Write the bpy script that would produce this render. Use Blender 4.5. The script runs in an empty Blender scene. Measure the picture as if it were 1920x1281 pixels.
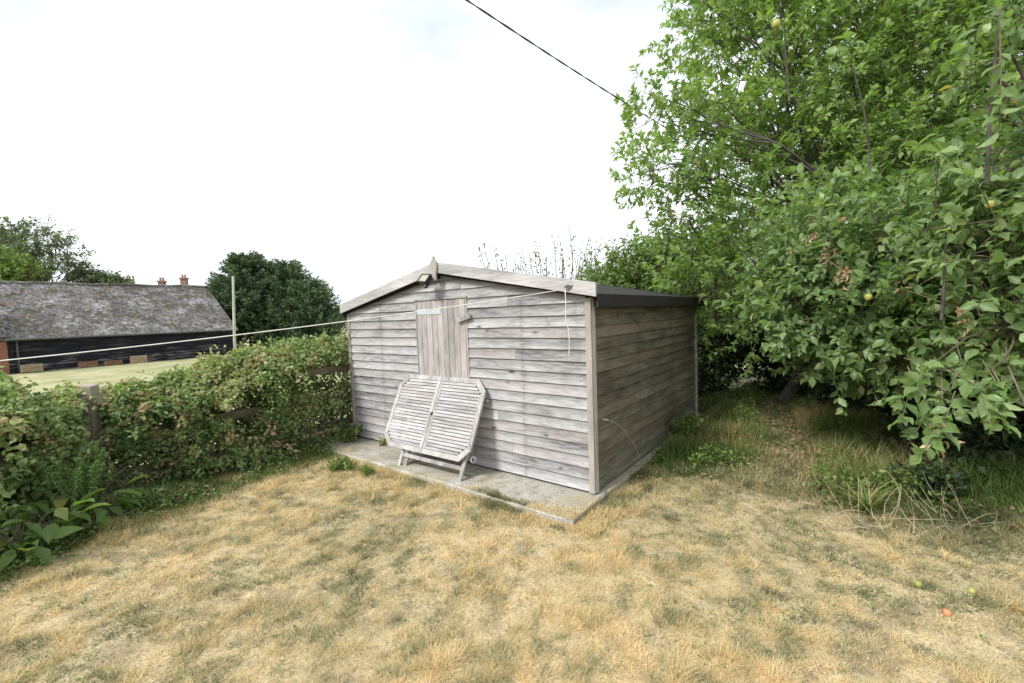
import bpy, math, random
import numpy as np
from mathutils import Vector, Matrix

random.seed(7)
RNG = np.random.default_rng(11)
S = bpy.context.scene
COL = S.collection
R = math.radians

# ------------------------------------------------------------------ camera
F_PX, PITCH, ROLL, CAM_H = 821.97, 0.0615, -0.0351, 1.62
cd = bpy.data.cameras.new("camera")
cam = bpy.data.objects.new("camera", cd)
COL.objects.link(cam)
S.camera = cam
cd.sensor_fit = 'HORIZONTAL'
cd.sensor_width = 36.0
cd.lens = F_PX / 1920 * 36.0
cd.clip_start = 0.05
cd.clip_end = 2000
FW = np.array([0, math.cos(PITCH), -math.sin(PITCH)])
_r = np.array([1., 0, 0])
_u = np.cross(_r, FW)
CR = _r * math.cos(ROLL) + _u * math.sin(ROLL)
CU = -_r * math.sin(ROLL) + _u * math.cos(ROLL)
M = Matrix(((CR[0], CU[0], -FW[0], 0), (CR[1], CU[1], -FW[1], 0), (CR[2], CU[2], -FW[2], CAM_H), (0, 0, 0, 1)))
cam.matrix_world = M

# ------------------------------------------------------------------ world and sun
SUN_DIR = np.array([-0.74, -0.56, 0.92])
SUN_DIR /= np.linalg.norm(SUN_DIR)
w = bpy.data.worlds.new("World")
S.world = w
w.use_nodes = True
nt = w.node_tree
nt.nodes.clear()
wo = nt.nodes.new('ShaderNodeOutputWorld')
bg = nt.nodes.new('ShaderNodeBackground')
sky = nt.nodes.new('ShaderNodeTexSky')
sky.sky_type = 'NISHITA'
sky.sun_disc = False
sky.sun_elevation = math.asin(SUN_DIR[2])
sky.sun_rotation = math.atan2(SUN_DIR[0], SUN_DIR[1])
sky.air_density = 1.0
sky.dust_density = 3.0
tc = nt.nodes.new('ShaderNodeTexCoord')
mp = nt.nodes.new('ShaderNodeMapping')
mp.inputs['Scale'].default_value = (1, 1, 2.6)
nz = nt.nodes.new('ShaderNodeTexNoise')
nz.inputs['Scale'].default_value = 1.7
nz.inputs['Detail'].default_value = 6
rp = nt.nodes.new('ShaderNodeValToRGB')
rp.color_ramp.elements[0].position = 0.34
rp.color_ramp.elements[0].color = (6.2, 6.9, 7.5, 1)
rp.color_ramp.elements[1].position = 0.62
rp.color_ramp.elements[1].color = (11.5, 11.7, 11.8, 1)
mx = nt.nodes.new('ShaderNodeMixRGB')
mx.inputs[0].default_value = 0.88
nt.links.new(tc.outputs['Generated'], mp.inputs[0])
nt.links.new(mp.outputs[0], nz.inputs['Vector'])
nt.links.new(nz.outputs['Fac'], rp.inputs[0])
nt.links.new(sky.outputs[0], mx.inputs[1])
nt.links.new(rp.outputs[0], mx.inputs[2])
nt.links.new(mx.outputs[0], bg.inputs['Color'])
bg.inputs['Strength'].default_value = 0.085
nt.links.new(bg.outputs[0], wo.inputs[0])
sl = bpy.data.lights.new("sun", 'SUN')
sl.energy = 2.5
sl.angle = R(14)
sl.color = (1.0, 0.965, 0.91)
so = bpy.data.objects.new("sun", sl)
COL.objects.link(so)
so.rotation_euler = Vector(SUN_DIR.tolist()).to_track_quat('Z', 'Y').to_euler()
S.view_settings.view_transform = 'Standard'
S.view_settings.look = 'None'
S.view_settings.exposure = 0.68
S.view_settings.gamma = 1

# ------------------------------------------------------------------ helpers
CAMP = np.array([0, 0, CAM_H])


def ray(px, py):
    return (px - 960) / F_PX * CR - (py - 640.5) / F_PX * CU + FW


def at(px, py, y):
    """world point seen at photo pixel (px, py) at distance y ahead of the camera"""
    d = ray(px, py)
    return CAMP + d * (y / d[1])


def pxm(y):
    return y / F_PX


def tag(o, label=None, cat=None, group=None, kind=None):
    if label: o['label'] = label
    if cat: o['category'] = cat
    if group: o['group'] = group
    if kind: o['kind'] = kind
    return o


def empty(name, loc=(0, 0, 0), rz=0.0):
    o = bpy.data.objects.new(name, None)
    o.empty_display_size = 0.1
    COL.objects.link(o)
    o.location = Vector([float(v) for v in loc])
    o.rotation_euler = (0, 0, rz)
    return o


class MB:
    """collects polygons, builds ONE mesh object"""
    def __init__(self):
        self.v = []; self.f = []; self.t = []

    def add(self, verts, faces, tint=None):
        n = len(self.v)
        self.v += [tuple(map(float, p)) for p in verts]
        self.f += [tuple(i + n for i in f) for f in faces]
        self.t += [random.random() if tint is None else tint] * len(verts)

    def hexa(self, p, tint=None):
        """8 points: bottom loop then top loop"""
        self.add(p, [(3, 2, 1, 0), (4, 5, 6, 7), (0, 1, 5, 4), (1, 2, 6, 5), (2, 3, 7, 6), (3, 0, 4, 7)], tint)

    def box(self, a, b, tint=None):
        x0, y0, z0 = a; x1, y1, z1 = b
        self.hexa([(x0, y0, z0), (x1, y0, z0), (x1, y1, z0), (x0, y1, z0), (x0, y0, z1), (x1, y0, z1), (x1, y1, z1), (x0, y1, z1)], tint)

    def beam(self, a, b, w, h, up=(0, 0, 1), tint=None):
        a = np.array(a, float); b = np.array(b, float); d = b - a; d /= np.linalg.norm(d)
        s = np.cross(d, np.array(up, float)); s /= np.linalg.norm(s); u = np.cross(s, d)
        s = s * w / 2; u = u * h / 2
        self.hexa([a - s - u, a + s - u, b + s - u, b - s - u, a - s + u, a + s + u, b + s + u, b - s + u], tint)

    def prism(self, poly, y0, y1, tint=None):
        """polygon in xz, extruded in y"""
        n = len(poly)
        vs = [(x, y0, z) for x, z in poly] + [(x, y1, z) for x, z in poly]
        fs = [tuple(range(n)), tuple(range(2 * n - 1, n - 1, -1))]
        fs += [(i, i + n, (i + 1) % n + n, (i + 1) % n) for i in range(n)]
        self.add(vs, fs, tint)

    def tube(self, pts, r, n=6, tint=None, cap=True):
        pts = [np.array(p, float) for p in pts]
        m = len(pts)
        rs = r if hasattr(r, '__len__') else [r] * m
        vs = []; fs = []
        for i, p in enumerate(pts):
            d = pts[min(i + 1, m - 1)] - pts[max(i - 1, 0)]
            d = d / (np.linalg.norm(d) + 1e-9)
            a = np.array([0, 0, 1.]) if abs(d[2]) < 0.9 else np.array([1., 0, 0])
            s = np.cross(d, a); s /= np.linalg.norm(s); u = np.cross(s, d)
            for k in range(n):
                q = 2 * math.pi * k / n
                vs.append(p + rs[i] * (math.cos(q) * s + math.sin(q) * u))
        for i in range(m - 1):
            for k in range(n):
                fs.append((i * n + k, i * n + (k + 1) % n, (i + 1) * n + (k + 1) % n, (i + 1) * n + k))
        if cap:
            fs.append(tuple(range(n - 1, -1, -1))); fs.append(tuple((m - 1) * n + k for k in range(n)))
        self.add(vs, fs, tint)

    def lathe(self, prof, c=(0, 0, 0), n=16, tint=None):
        m = len(prof)
        vs = [(c[0] + r * math.cos(2 * math.pi * k / n), c[1] + r * math.sin(2 * math.pi * k / n), c[2] + z) for r, z in prof for k in range(n)]
        fs = [(i * n + k, i * n + (k + 1) % n, (i + 1) * n + (k + 1) % n, (i + 1) * n + k) for i in range(m - 1) for k in range(n)]
        fs.append(tuple(range(n - 1, -1, -1))); fs.append(tuple((m - 1) * n + k for k in range(n)))
        self.add(vs, fs, tint)

    def build(self, name, mat, parent=None, smooth=False, bevel=0.0):
        me = bpy.data.meshes.new(name)
        me.from_pydata(self.v, [], self.f)
        at_ = me.attributes.new('tint', 'FLOAT', 'POINT')
        at_.data.foreach_set('value', np.array(self.t, dtype=np.float32))
        me.materials.append(mat)
        if smooth:
            me.polygons.foreach_set('use_smooth', [True] * len(me.polygons))
        me.update()
        o = bpy.data.objects.new(name, me)
        COL.objects.link(o)
        if parent is not None: o.parent = parent
        if bevel > 0:
            b = o.modifiers.new('bevel', 'BEVEL'); b.width = bevel; b.segments = 2; b.limit_method = 'ANGLE'
        return o


def big_mesh(name, V, LT, tint, mat, parent=None, nper=None, smooth=False):
    """V (n,3); LT list of (loop index array (m,k)); tint (n,)"""
    me = bpy.data.meshes.new(name)
    me.vertices.add(len(V))
    me.vertices.foreach_set('co', V.astype(np.float32).ravel())
    loops = np.concatenate([l.ravel() for l in LT]).astype(np.int32)
    tot = np.concatenate([np.full(len(l), l.shape[1], np.int32) for l in LT])
    start = np.concatenate([[0], np.cumsum(tot)[:-1]]).astype(np.int32)
    me.loops.add(len(loops))
    me.loops.foreach_set('vertex_index', loops)
    me.polygons.add(len(tot))
    me.polygons.foreach_set('loop_start', start)
    me.polygons.foreach_set('loop_total', tot)
    if smooth:
        me.polygons.foreach_set('use_smooth', np.ones(len(tot), bool))
    a = me.attributes.new('tint', 'FLOAT', 'POINT')
    a.data.foreach_set('value', tint.astype(np.float32))
    me.materials.append(mat)
    me.update(calc_edges=True)
    me.validate()
    o = bpy.data.objects.new(name, me)
    COL.objects.link(o)
    if parent is not None: o.parent = parent
    return o


# leaf templates: x along, y across (unit width), z lift
T_SIMPLE = (np.array([(0, 0, 0), (.42, .5, .10), (1, 0, -.14), (.42, -.5, .10), (.5, 0, -.02)]), [np.array([(0, 4, 2, 1), (0, 3, 2, 4)])])
T_FINE = (np.array([(0, 0, 0), (.15, .26, .05), (.45, .5, .10), (.78, .26, .02), (1, 0, -.18), (.78, -.26, .02), (.45, -.5, .10), (.15, -.26, .05), (.33, 0, 0), (.68, 0, -.03)]),
          [np.array([(0, 8, 2, 1), (8, 9, 3, 2), (0, 7, 6, 8), (8, 6, 5, 9)]), np.array([(9, 4, 3), (9, 5, 4)])])
T_BLADE = (np.array([(0, .5, 0), (0, -.5, 0), (.55, .36, .0), (.55, -.36, .0), (1, 0, -.12)]), [np.array([(0, 1, 3, 2)]), np.array([(2, 3, 4)])])
T_TRI = (np.array([(0, .5, 0), (0, -.5, 0), (1, 0, 0)]), [np.array([(0, 1, 2)])])


def norm(a):
    return a / (np.linalg.norm(a, axis=-1, keepdims=True) + 1e-9)


def leaf_cloud(name, P, D, Nn, L, W, tint, mat, parent=None, tmpl=T_SIMPLE, curl=1.0):
    """P base points, D direction, Nn approx normal, L length, W width"""
    D = norm(D)
    B = norm(np.cross(Nn, D)); N2 = np.cross(D, B)
    tv, tf = tmpl
    n, k = len(P), len(tv)
    L = np.broadcast_to(L, (n,)); W = np.broadcast_to(W, (n,))
    V = P[:, None, :] + tv[None, :, 0:1] * (L[:, None] * 1.0)[:, :, None] * D[:, None, :] \
        + tv[None, :, 1:2] * W[:, None, None] * B[:, None, :] + tv[None, :, 2:3] * (L * curl)[:, None, None] * N2[:, None, :]
    V = V.reshape(-1, 3)
    off = (np.arange(n) * k)[:, None, None]
    LT = [(f[None] + off).reshape(-1, f.shape[1]) for f in tf]
    return big_mesh(name, V, LT, np.repeat(tint, k), mat, parent)


def rnd_unit(n):
    return norm(RNG.normal(size=(n, 3)))


# value noise (2d / 3d) for placement and colour patches
_perm = RNG.random((64, 64, 64))


def vnoise(P, s, o=0):
    q = P * s + o + 100.0
    i = np.floor(q).astype(int); f = q - i; f = f * f * (3 - 2 * f)
    out = 0
    for dx in (0, 1):
        for dy in (0, 1):
            for dz in (0, 1):
                wgt = (f[:, 0] if dx else 1 - f[:, 0]) * (f[:, 1] if dy else 1 - f[:, 1]) * (f[:, 2] if dz else 1 - f[:, 2])
                out = out + wgt * _perm[(i[:, 0] + dx) % 64, (i[:, 1] + dy) % 64, (i[:, 2] + dz) % 64]
    return out


def vn2(x, y, s, o=0):
    return vnoise(np.stack([x, y, np.zeros_like(x)], 1), s, o)


# ------------------------------------------------------------------ materials
class NT:
    def __init__(self, name):
        self.m = bpy.data.materials.new(name); self.m.use_nodes = True
        self.t = self.m.node_tree; self.t.nodes.clear()
        self.out = self.n('OutputMaterial')

    def n(self, typ, **kw):
        nd = self.t.nodes.new('ShaderNode' + typ)
        for k, v in kw.items():
            if hasattr(nd, k): setattr(nd, k, v)
            else: nd.inputs[k].default_value = v
        return nd

    def l(self, a, b): self.t.links.new(a, b)

    def ramp(self, fac, stops, interp='LINEAR'):
        r = self.n('ValToRGB'); r.color_ramp.interpolation = interp
        e = r.color_ramp.elements
        while len(e) < len(stops): e.new(0.5)
        for el, (p, c) in zip(e, stops):
            el.position = p; el.color = (*c, 1) if len(c) == 3 else c
        self.l(fac, r.inputs[0]); return r.outputs[0]

    def mix(self, fac, a, b, mode='MIX'):
        m = self.n('MixRGB', blend_type=mode)
        for i, v in enumerate((fac, a, b)):
            if hasattr(v, 'links'): self.l(v, m.inputs[i])
            elif i == 0: m.inputs[0].default_value = v
            else: m.inputs[i].default_value = (*v, 1)
        return m.outputs[0]

    def math(self, op, a, b=0.0, clamp=False):
        m = self.n('Math', operation=op, use_clamp=clamp)
        for i, v in enumerate((a, b)):
            if hasattr(v, 'links'): self.l(v, m.inputs[i])
            else: m.inputs[i].default_value = v
        return m.outputs[0]

    def coords(self, scale=(1, 1, 1), tint_off=0.0, kind='Object'):
        tcn = self.n('TexCoord'); m = self.n('Mapping'); m.inputs['Scale'].default_value = scale
        src = tcn.outputs[kind]
        if tint_off:
            at_ = self.n('Attribute', attribute_name='tint')
            va = self.n('VectorMath', operation='MULTIPLY_ADD')
            self.l(at_.outputs['Fac'], va.inputs[0]); va.inputs[1].default_value = (tint_off, tint_off * .7, tint_off * 1.3)
            self.l(src, va.inputs[2]); src = va.outputs[0]
        self.l(src, m.inputs[0]); return m.outputs[0]

    def noise(self, vec, scale, detail=4, rough=0.55, dist=0.0):
        n = self.n('TexNoise'); n.inputs['Scale'].default_value = scale; n.inputs['Detail'].default_value = detail
        n.inputs['Roughness'].default_value = rough; n.inputs['Distortion'].default_value = dist
        self.l(vec, n.inputs['Vector']); return n.outputs['Fac']

    def bsdf(self, col, rough=0.8, bump=None, bstr=0.3, bdist=0.01, spec=0.3, metal=0.0):
        b = self.n('BsdfPrincipled')
        if hasattr(col, 'links'): self.l(col, b.inputs['Base Color'])
        else: b.inputs['Base Color'].default_value = (*col, 1)
        if hasattr(rough, 'links'): self.l(rough, b.inputs['Roughness'])
        else: b.inputs['Roughness'].default_value = rough
        b.inputs['Specular IOR Level'].default_value = spec
        b.inputs['Metallic'].default_value = metal
        if bump is not None:
            bp = self.n('Bump'); bp.inputs['Strength'].default_value = bstr; bp.inputs['Distance'].default_value = bdist
            self.l(bump, bp.inputs['Height']); self.l(bp.outputs[0], b.inputs['Normal'])
        self.l(b.outputs[0], self.out.inputs[0]); return b


def wood(name, dark, mid, light, warm, axis='x', warm_amt=0.3, knots=True, cont=1.0, studs=None, lap_ramp=False):
    t = NT(name)
    a = {'x': (1, 9, 9), 'y': (9, 1, 9), 'z': (9, 9, 1)}[axis]
    v = t.coords(a, 23.0)
    v2 = t.coords({'x': (.9, 3, 3), 'y': (3, .9, 3), 'z': (3, 3, .9)}[axis], 11.0)
    g = t.noise(v, 7.0, 8, 0.62, 0.4)
    g2 = t.noise(v2, 2.2, 3, 0.5)
    att = t.n('Attribute', attribute_name='tint').outputs['Fac']
    g3 = t.noise(t.coords({'x': (.55, 14, 14), 'y': (14, .55, 14), 'z': (14, 14, .55)}[axis], 17.0), 3.0, 5, 0.6, 0.8)
    s = t.math('ADD', t.math('ADD', t.math('MULTIPLY', g, 0.48), t.math('MULTIPLY', g2, 0.50)), t.math('MULTIPLY', g3, 0.19))
    s = t.math('ADD', s, t.math('MULTIPLY', t.math('SUBTRACT', att, 0.5), 0.10 * cont))
    c = t.ramp(s, [(0.42, dark), (0.575, mid), (0.72, light)])
    wn = t.noise(t.coords((1, 1, 1), 61.0), 1.3, 2, 0.5)
    hs = t.math('FRACT', t.math('MULTIPLY', att, 7.31))
    wf = t.mix(1.0, t.ramp(wn, [(0.40, (.25,) * 3), (0.6, (1,) * 3)]), t.ramp(hs, [(0.70, (0.0,) * 3), (0.86, (warm_amt,) * 3)]), 'MULTIPLY')
    c = t.mix(wf, c, warm)
    if knots:
        vo = t.n('TexVoronoi'); vo.inputs['Scale'].default_value = 1.0
        t.l(t.coords({'x': (3.2, 7, 9), 'y': (7, 3.2, 9), 'z': (9, 9, 3.2)}[axis], 31.0), vo.inputs['Vector'])
        k = t.ramp(vo.outputs['Distance'], [(0.06, (0.85,) * 3), (0.17, (0, 0, 0))])
        kn = t.noise(t.coords((1, 1, 1), 47.0), 2.6, 2, .5)
        k = t.mix(1.0, k, t.ramp(kn, [(.52, (0, 0, 0)), (.58, (1, 1, 1))]), 'MULTIPLY')
        c = t.mix(k, c, tuple(x * 0.4 for x in dark))
    if lap_ramp:      # colour ramp: paler lower edge, darker upper edge of every lapped board
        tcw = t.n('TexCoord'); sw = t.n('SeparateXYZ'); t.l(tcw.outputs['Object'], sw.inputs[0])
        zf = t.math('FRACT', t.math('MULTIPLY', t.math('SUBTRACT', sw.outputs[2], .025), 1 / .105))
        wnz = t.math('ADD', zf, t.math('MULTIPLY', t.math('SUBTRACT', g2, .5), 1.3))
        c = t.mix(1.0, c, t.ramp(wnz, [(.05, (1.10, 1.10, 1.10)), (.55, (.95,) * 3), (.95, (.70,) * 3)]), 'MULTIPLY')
    if studs:
        tcn = t.n('TexCoord'); sp = t.n('SeparateXYZ'); t.l(tcn.outputs['Object'], sp.inputs[0])
        sn = t.noise(t.coords((3, 3, 30)), 3.0, 3)
        for xs in studs:
            d = t.math('ABSOLUTE', t.math('SUBTRACT', sp.outputs[{'x': 0, 'y': 1}[axis]], xs))
            m = t.ramp(d, [(0.0, (0.5,) * 3), (0.045, (0, 0, 0))])
            m = t.mix(1.0, m, t.ramp(sn, [(.42, (0, 0, 0)), (.6, (1, 1, 1))]), 'MULTIPLY')
            c = t.mix(m, c, tuple(x * 0.6 for x in dark))
    t.bsdf(c, 0.85, g, 0.35, 0.004, 0.2)
    return t.m


M_SHED = wood('weathered_grey_wood', (.135, .134, .138), (.335, .331, .338), (.52, .516, .528), (.40, .345, .335), 'x', 0.42, lap_ramp=True, studs=(-0.73, -2.95))
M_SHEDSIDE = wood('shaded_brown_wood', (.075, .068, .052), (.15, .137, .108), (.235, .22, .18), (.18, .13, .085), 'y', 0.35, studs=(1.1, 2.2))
M_TRIMZ = wood('corner_wood', (.20, .195, .185), (.345, .33, .315), (.46, .445, .43), (.42, .36, .28), 'z', 0.4, knots=False)
M_BARGE = wood('barge_wood', (.27, .268, .27), (.44, .435, .435), (.60, .595, .59), (.42, .38, .35), 'x', 0.3)
M_DOOR = wood('door_wood', (.23, .215, .21), (.385, .36, .352), (.52, .49, .48), (.41, .35, .32), 'z', 0.5, knots=False, cont=1.6)
M_TABLE = wood('bleached_teak', (.25, .245, .25), (.42, .41, .415), (.58, .57, .575), (.38, .34, .33), 'x', 0.3, knots=False)
M_TABLEZ = wood('bleached_teak_upright', (.22, .215, .21), (.38, .37, .365), (.52, .51, .50), (.36, .34, .28), 'z', 0.3, knots=False)
M_RAIL = wood('mossy_fence_wood', (.16, .14, .10), (.31, .27, .20), (.45, .40, .31), (.20, .19, .09), 'x', 0.5)
M_POST = wood('fence_post_wood', (.15, .13, .10), (.29, .26, .21), (.42, .38, .31), (.20, .20, .11), 'z', 0.5)
M_POLE = wood('pale_pole_wood', (.22, .23, .18), (.33, .34, .27), (.43, .44, .36), (.40, .42, .30), 'z', 0.4, knots=False)


def simple(name, col, rough=0.6, spec=0.4, metal=0.0, var=0.15, scale=8.0, bump=0.1):
    t = NT(name)
    n = t.noise(t.coords(), scale, 5)
    c = t.mix(t.ramp(n, [(.3, (0, 0, 0)), (.7, (1, 1, 1))]), tuple(x * (1 - var) for x in col), tuple(min(1, x * (1 + var)) for x in col))
    t.bsdf(c, rough, n, bump, 0.01, spec, metal)
    return t.m


M_FELT = simple('roofing_felt', (.036, .034, .034), .95, .2, var=.3, scale=30)
M_BLACKPL = simple('black_plastic', (.02, .02, .02), .45, .5)
M_STEEL = simple('dull_metal', (.30, .31, .31), .45, .5, .7)
M_PALESHEET = simple('pale_blue_strip', (.46, .52, .55), .5, .4, 0, .1, 20)
M_CORD = simple('white_cord', (.72, .72, .70), .7, .3)
M_CABLE = simple('dark_cable', (.035, .035, .04), .6, .3)
M_GLASS = NT('lamp_glass'); M_GLASS.bsdf((.36, .35, .27), 0.25, spec=0.5); M_GLASS = M_GLASS.m
M_DARKGAP = simple('dark_void', (.012, .011, .010), 1, .1)
M_POT = simple('terracotta', (.34, .19, .13), .8, .2)
M_GUTTER = simple('grey_iron', (.09, .10, .10), .6, .4)


def concrete():
    t = NT('concrete')
    v = t.coords()
    n = t.noise(v, 5, 8, .65); n2 = t.noise(v, 60, 4, .6); n3 = t.noise(v, 2.2, 4)
    c = t.ramp(n, [(.3, (.30, .28, .235)), (.5, (.45, .43, .375)), (.7, (.57, .55, .49))])
    c = t.mix(t.ramp(n2, [(.40, (.55,) * 3), (.55, (0, 0, 0))]), c, (.15, .14, .115))
    c = t.mix(t.ramp(n3, [(.48, (0, 0, 0)), (.62, (.65,) * 3)]), c, (.33, .28, .16)); c = t.mix(t.ramp(t.noise(v, 9, 5, .7), [(.54, (0, 0, 0)), (.64, (.6,) * 3)]), c, (.17, .16, .12))
    t.bsdf(c, .9, n2, .5, .006, .2)
    return t.m


M_CONC = concrete()


def foliage(name, stops, trans=0.35, rough=0.5, spec=0.35, tcol=(.50, .60, .21), under=(1.25, 1.2, 1.3)):
    t = NT(name)
    att = t.n('Attribute', attribute_name='tint').outputs['Fac']
    c = t.ramp(att, stops)
    nn = t.noise(t.coords(), 55, 3)
    c = t.mix(0.35, c, t.ramp(nn, [(.3, (.55, .55, .55)), (.7, (1.35, 1.35, 1.35))]), 'MULTIPLY')
    geo = t.n('NewGeometry')
    c2 = t.mix(1.0, c, under, 'MULTIPLY')
    cc = t.mix(geo.outputs['Backfacing'], c, c2)
    b = t.n('BsdfPrincipled'); t.l(cc, b.inputs['Base Color'])
    b.inputs['Roughness'].default_value = rough; b.inputs['Specular IOR Level'].default_value = spec
    tr = t.n('BsdfTranslucent')
    tt = t.mix(1.0, c, tuple(x * 2.6 for x in tcol), 'MULTIPLY'); t.l(tt, tr.inputs['Color'])
    m = t.n('MixShader'); m.inputs[0].default_value = trans
    t.l(b.outputs[0], m.inputs[1]); t.l(tr.outputs[0], m.inputs[2]); t.l(m.outputs[0], t.out.inputs[0])
    return t.m


M_LF_BRIGHT = foliage('leaf_bright', [(0, (.13, .20, .06)), (.5, (.22, .32, .11)), (.9, (.32, .42, .17)), (.985, (.38, .43, .18)), (1, (.48, .34, .12))], .48)
M_LF_APPLE = foliage('leaf_apple', [(0, (.10, .165, .06)), (.5, (.18, .275, .105)), (.9, (.27, .37, .16)), (.975, (.33, .39, .16)), (1, (.40, .25, .10))], .42, .42, .45, under=(1.7, 1.5, 1.9))
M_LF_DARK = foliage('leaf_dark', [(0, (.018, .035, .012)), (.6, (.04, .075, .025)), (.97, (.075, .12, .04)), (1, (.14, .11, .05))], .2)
M_LF_MID = foliage('leaf_shrub', [(0, (.09, .15, .04)), (.6, (.18, .26, .07)), (1, (.30, .37, .13))], .35)
M_LF_SPRIG = foliage('leaf_sprig', [(0, (.08, .12, .08)), (.6, (.13, .18, .12)), (1, (.20, .25, .17))], .3)
M_LF_HEDGE = foliage('leaf_bramble', [(0, (.07, .12, .04)), (.3, (.13, .20, .07)), (.55, (.21, .29, .105)), (.76, (.32, .39, .16)), (.86, (.38, .35, .20)), (.94, (.42, .30, .19)), (1, (.28, .16, .10))], .3)
M_LF_CONIFER = foliage('needle_dark', [(0, (.03, .06, .04)), (.5, (.07, .12, .068)), (1, (.19, .25, .12))], .1, .6, .2)
M_LF_FAR = foliage('leaf_far', [(0, (.08, .105, .065)), (.6, (.15, .185, .10)), (1, (.23, .265, .14))], .3)
M_LF_FERN = foliage('leaf_pale_herb', [(0, (.11, .20, .06)), (1, (.22, .35, .12))], .35)
M_LF_DOCK = foliage('leaf_dock', [(0, (.11, .19, .055)), (.5, (.19, .29, .085)), (.8, (.36, .38, .11)), (1, (.44, .29, .12))], .42)
M_GRASS = foliage('dry_grass', [(0, (.11, .14, .06)), (.2, (.28, .28, .15)), (.42, (.52, .45, .26)), (.68, (.74, .61, .34)), (.86, (.74, .56, .32)), (1, (.82, .74, .52))], .3, .7, .2, (.5, .45, .3), (1, 1, 1))
M_LONG = foliage('long_grass_blades', [(0, (.08, .14, .035)), (.4, (.17, .24, .07)), (.65, (.33, .31, .14)), (1, (.52, .41, .23))], .35, .6, .2, (.45, .5, .2), (1, 1, 1))
M_BARK = simple('bark', (.10, .092, .08), .95, .1, 0, .5, 12, .6)
M_TWIG = simple('twig', (.13, .115, .08), .9, .1, 0, .4, 12, .3)
M_DRYSTEM = simple('dry_stem', (.40, .34, .24), .9, .1, 0, .25, 30, .2)


# ------------------------------------------------------------------ terrain
FA = np.array([-4.15, 4.24]); FD = np.array([.60, .80]); FN = np.array([-.80, .60])   # fence line: point, direction, outward normal
YAW = 0.6537
SC = np.array([0.6851, 3.8082])
SX = np.array([math.cos(YAW), -math.sin(YAW)]); SY = np.array([math.sin(YAW), math.cos(YAW)])


def tz(x, y):
    x = np.asarray(x, float); y = np.asarray(y, float)
    s = (x - FA[0]) * FN[0] + (y - FA[1]) * FN[1]
    q = np.clip(s / 20, 0, 1)
    z = -0.05 - 0.70 * q * (1.4 - 0.4 * q)
    bump = (vn2(x.ravel(), y.ravel(), 1.7) - .5) * .035 + (vn2(x.ravel(), y.ravel(), 5.3) - .5) * .014
    lx = (x - SC[0]) * SX[0] + (y - SC[1]) * SX[1]; ly = (x - SC[0]) * SY[0] + (y - SC[1]) * SY[1]
    near = ((lx > -4.1) & (lx < .3) & (ly > -.8) & (ly < 3.7)).astype(float)
    return z + bump.reshape(x.shape) * (1 - .7 * near)


def seg_dist(x, y, pts):
    d = np.full(x.shape, 1e9)
    for (a, b) in zip(pts[:-1], pts[1:]):
        a = np.array(a); b = np.array(b); ab = b - a; L2 = ab @ ab
        t = np.clip(((x - a[0]) * ab[0] + (y - a[1]) * ab[1]) / L2, 0, 1)
        d = np.minimum(d, np.hypot(x - a[0] - t * ab[0], y - a[1] - t * ab[1]))
    return d


LEFT_EDGE = [(-4.2, .5), (-3.95, 2.2), (-3.75, 3.1), (-3.4, 4.8), (-2.75, 5.5), (-2.2, 5.95)]
RIGHT_EDGE = [(1.05, 4.25), (1.5, 4.30), (2.1, 4.25), (2.45, 3.95), (2.6, 3.5), (3.4, 3.1), (4.4, 2.7), (6.5, 2.2)]
PATH = [(2.35, 4.0), (3.0, 4.75), (3.5, 5.6), (4.3, 7.2)]


def beyond_right(x, y):
    """metres past the lawn's right-hand edge (positive in the rough)"""
    ex = np.array([p[0] for p in RIGHT_EDGE]); ey = np.array([p[1] for p in RIGHT_EDGE])
    yy = np.interp(x, ex, ey)
    return np.where(x > 1.0, (y - yy), -5.0)


def ground_mat():
    t = NT('ground')
    v = t.coords()
    a = t.noise(v, 1.1, 5, .6); b = t.noise(v, 9, 6, .6); c3 = t.noise(v, 70, 4, .7)
    straw = t.ramp(b, [(.3, (.30, .25, .165)), (.5, (.50, .41, .26)), (.7, (.62, .52, .34))])
    straw = t.mix(t.ramp(a, [(.45, (0, 0, 0)), (.65, (.35,) * 3)]), straw, (.27, .27, .15))
    straw = t.mix(t.ramp(c3, [(.35, (.7,) * 3), (.52, (0, 0, 0))]), straw, (.11, .09, .055))
    field = t.mix(t.ramp(t.noise(v, .5, 6, .65), [(.35, (0, 0, 0)), (.65, (1, 1, 1))]), (.26, .28, .14), (.50, .46, .29)); field = t.mix(t.ramp(b, [(.35, (.5,) * 3), (.6, (0, 0, 0))]), field, (.20, .21, .11))
    soil = t.ramp(b, [(.35, (.055, .045, .028)), (.65, (.12, .095, .055))])
    zone = t.n('Attribute', attribute_name='tint').outputs['Fac']     # 0 lawn, .5 soil under growth, 1 field
    m1 = t.ramp(zone, [(.15, (0, 0, 0)), (.45, (1, 1, 1))])
    m2 = t.ramp(zone, [(.6, (0, 0, 0)), (.85, (1, 1, 1))])
    c = t.mix(m1, straw, soil); c = t.mix(m2, c, field)
    t.bsdf(c, .95, b, .6, .03, .1)
    return t.m


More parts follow.
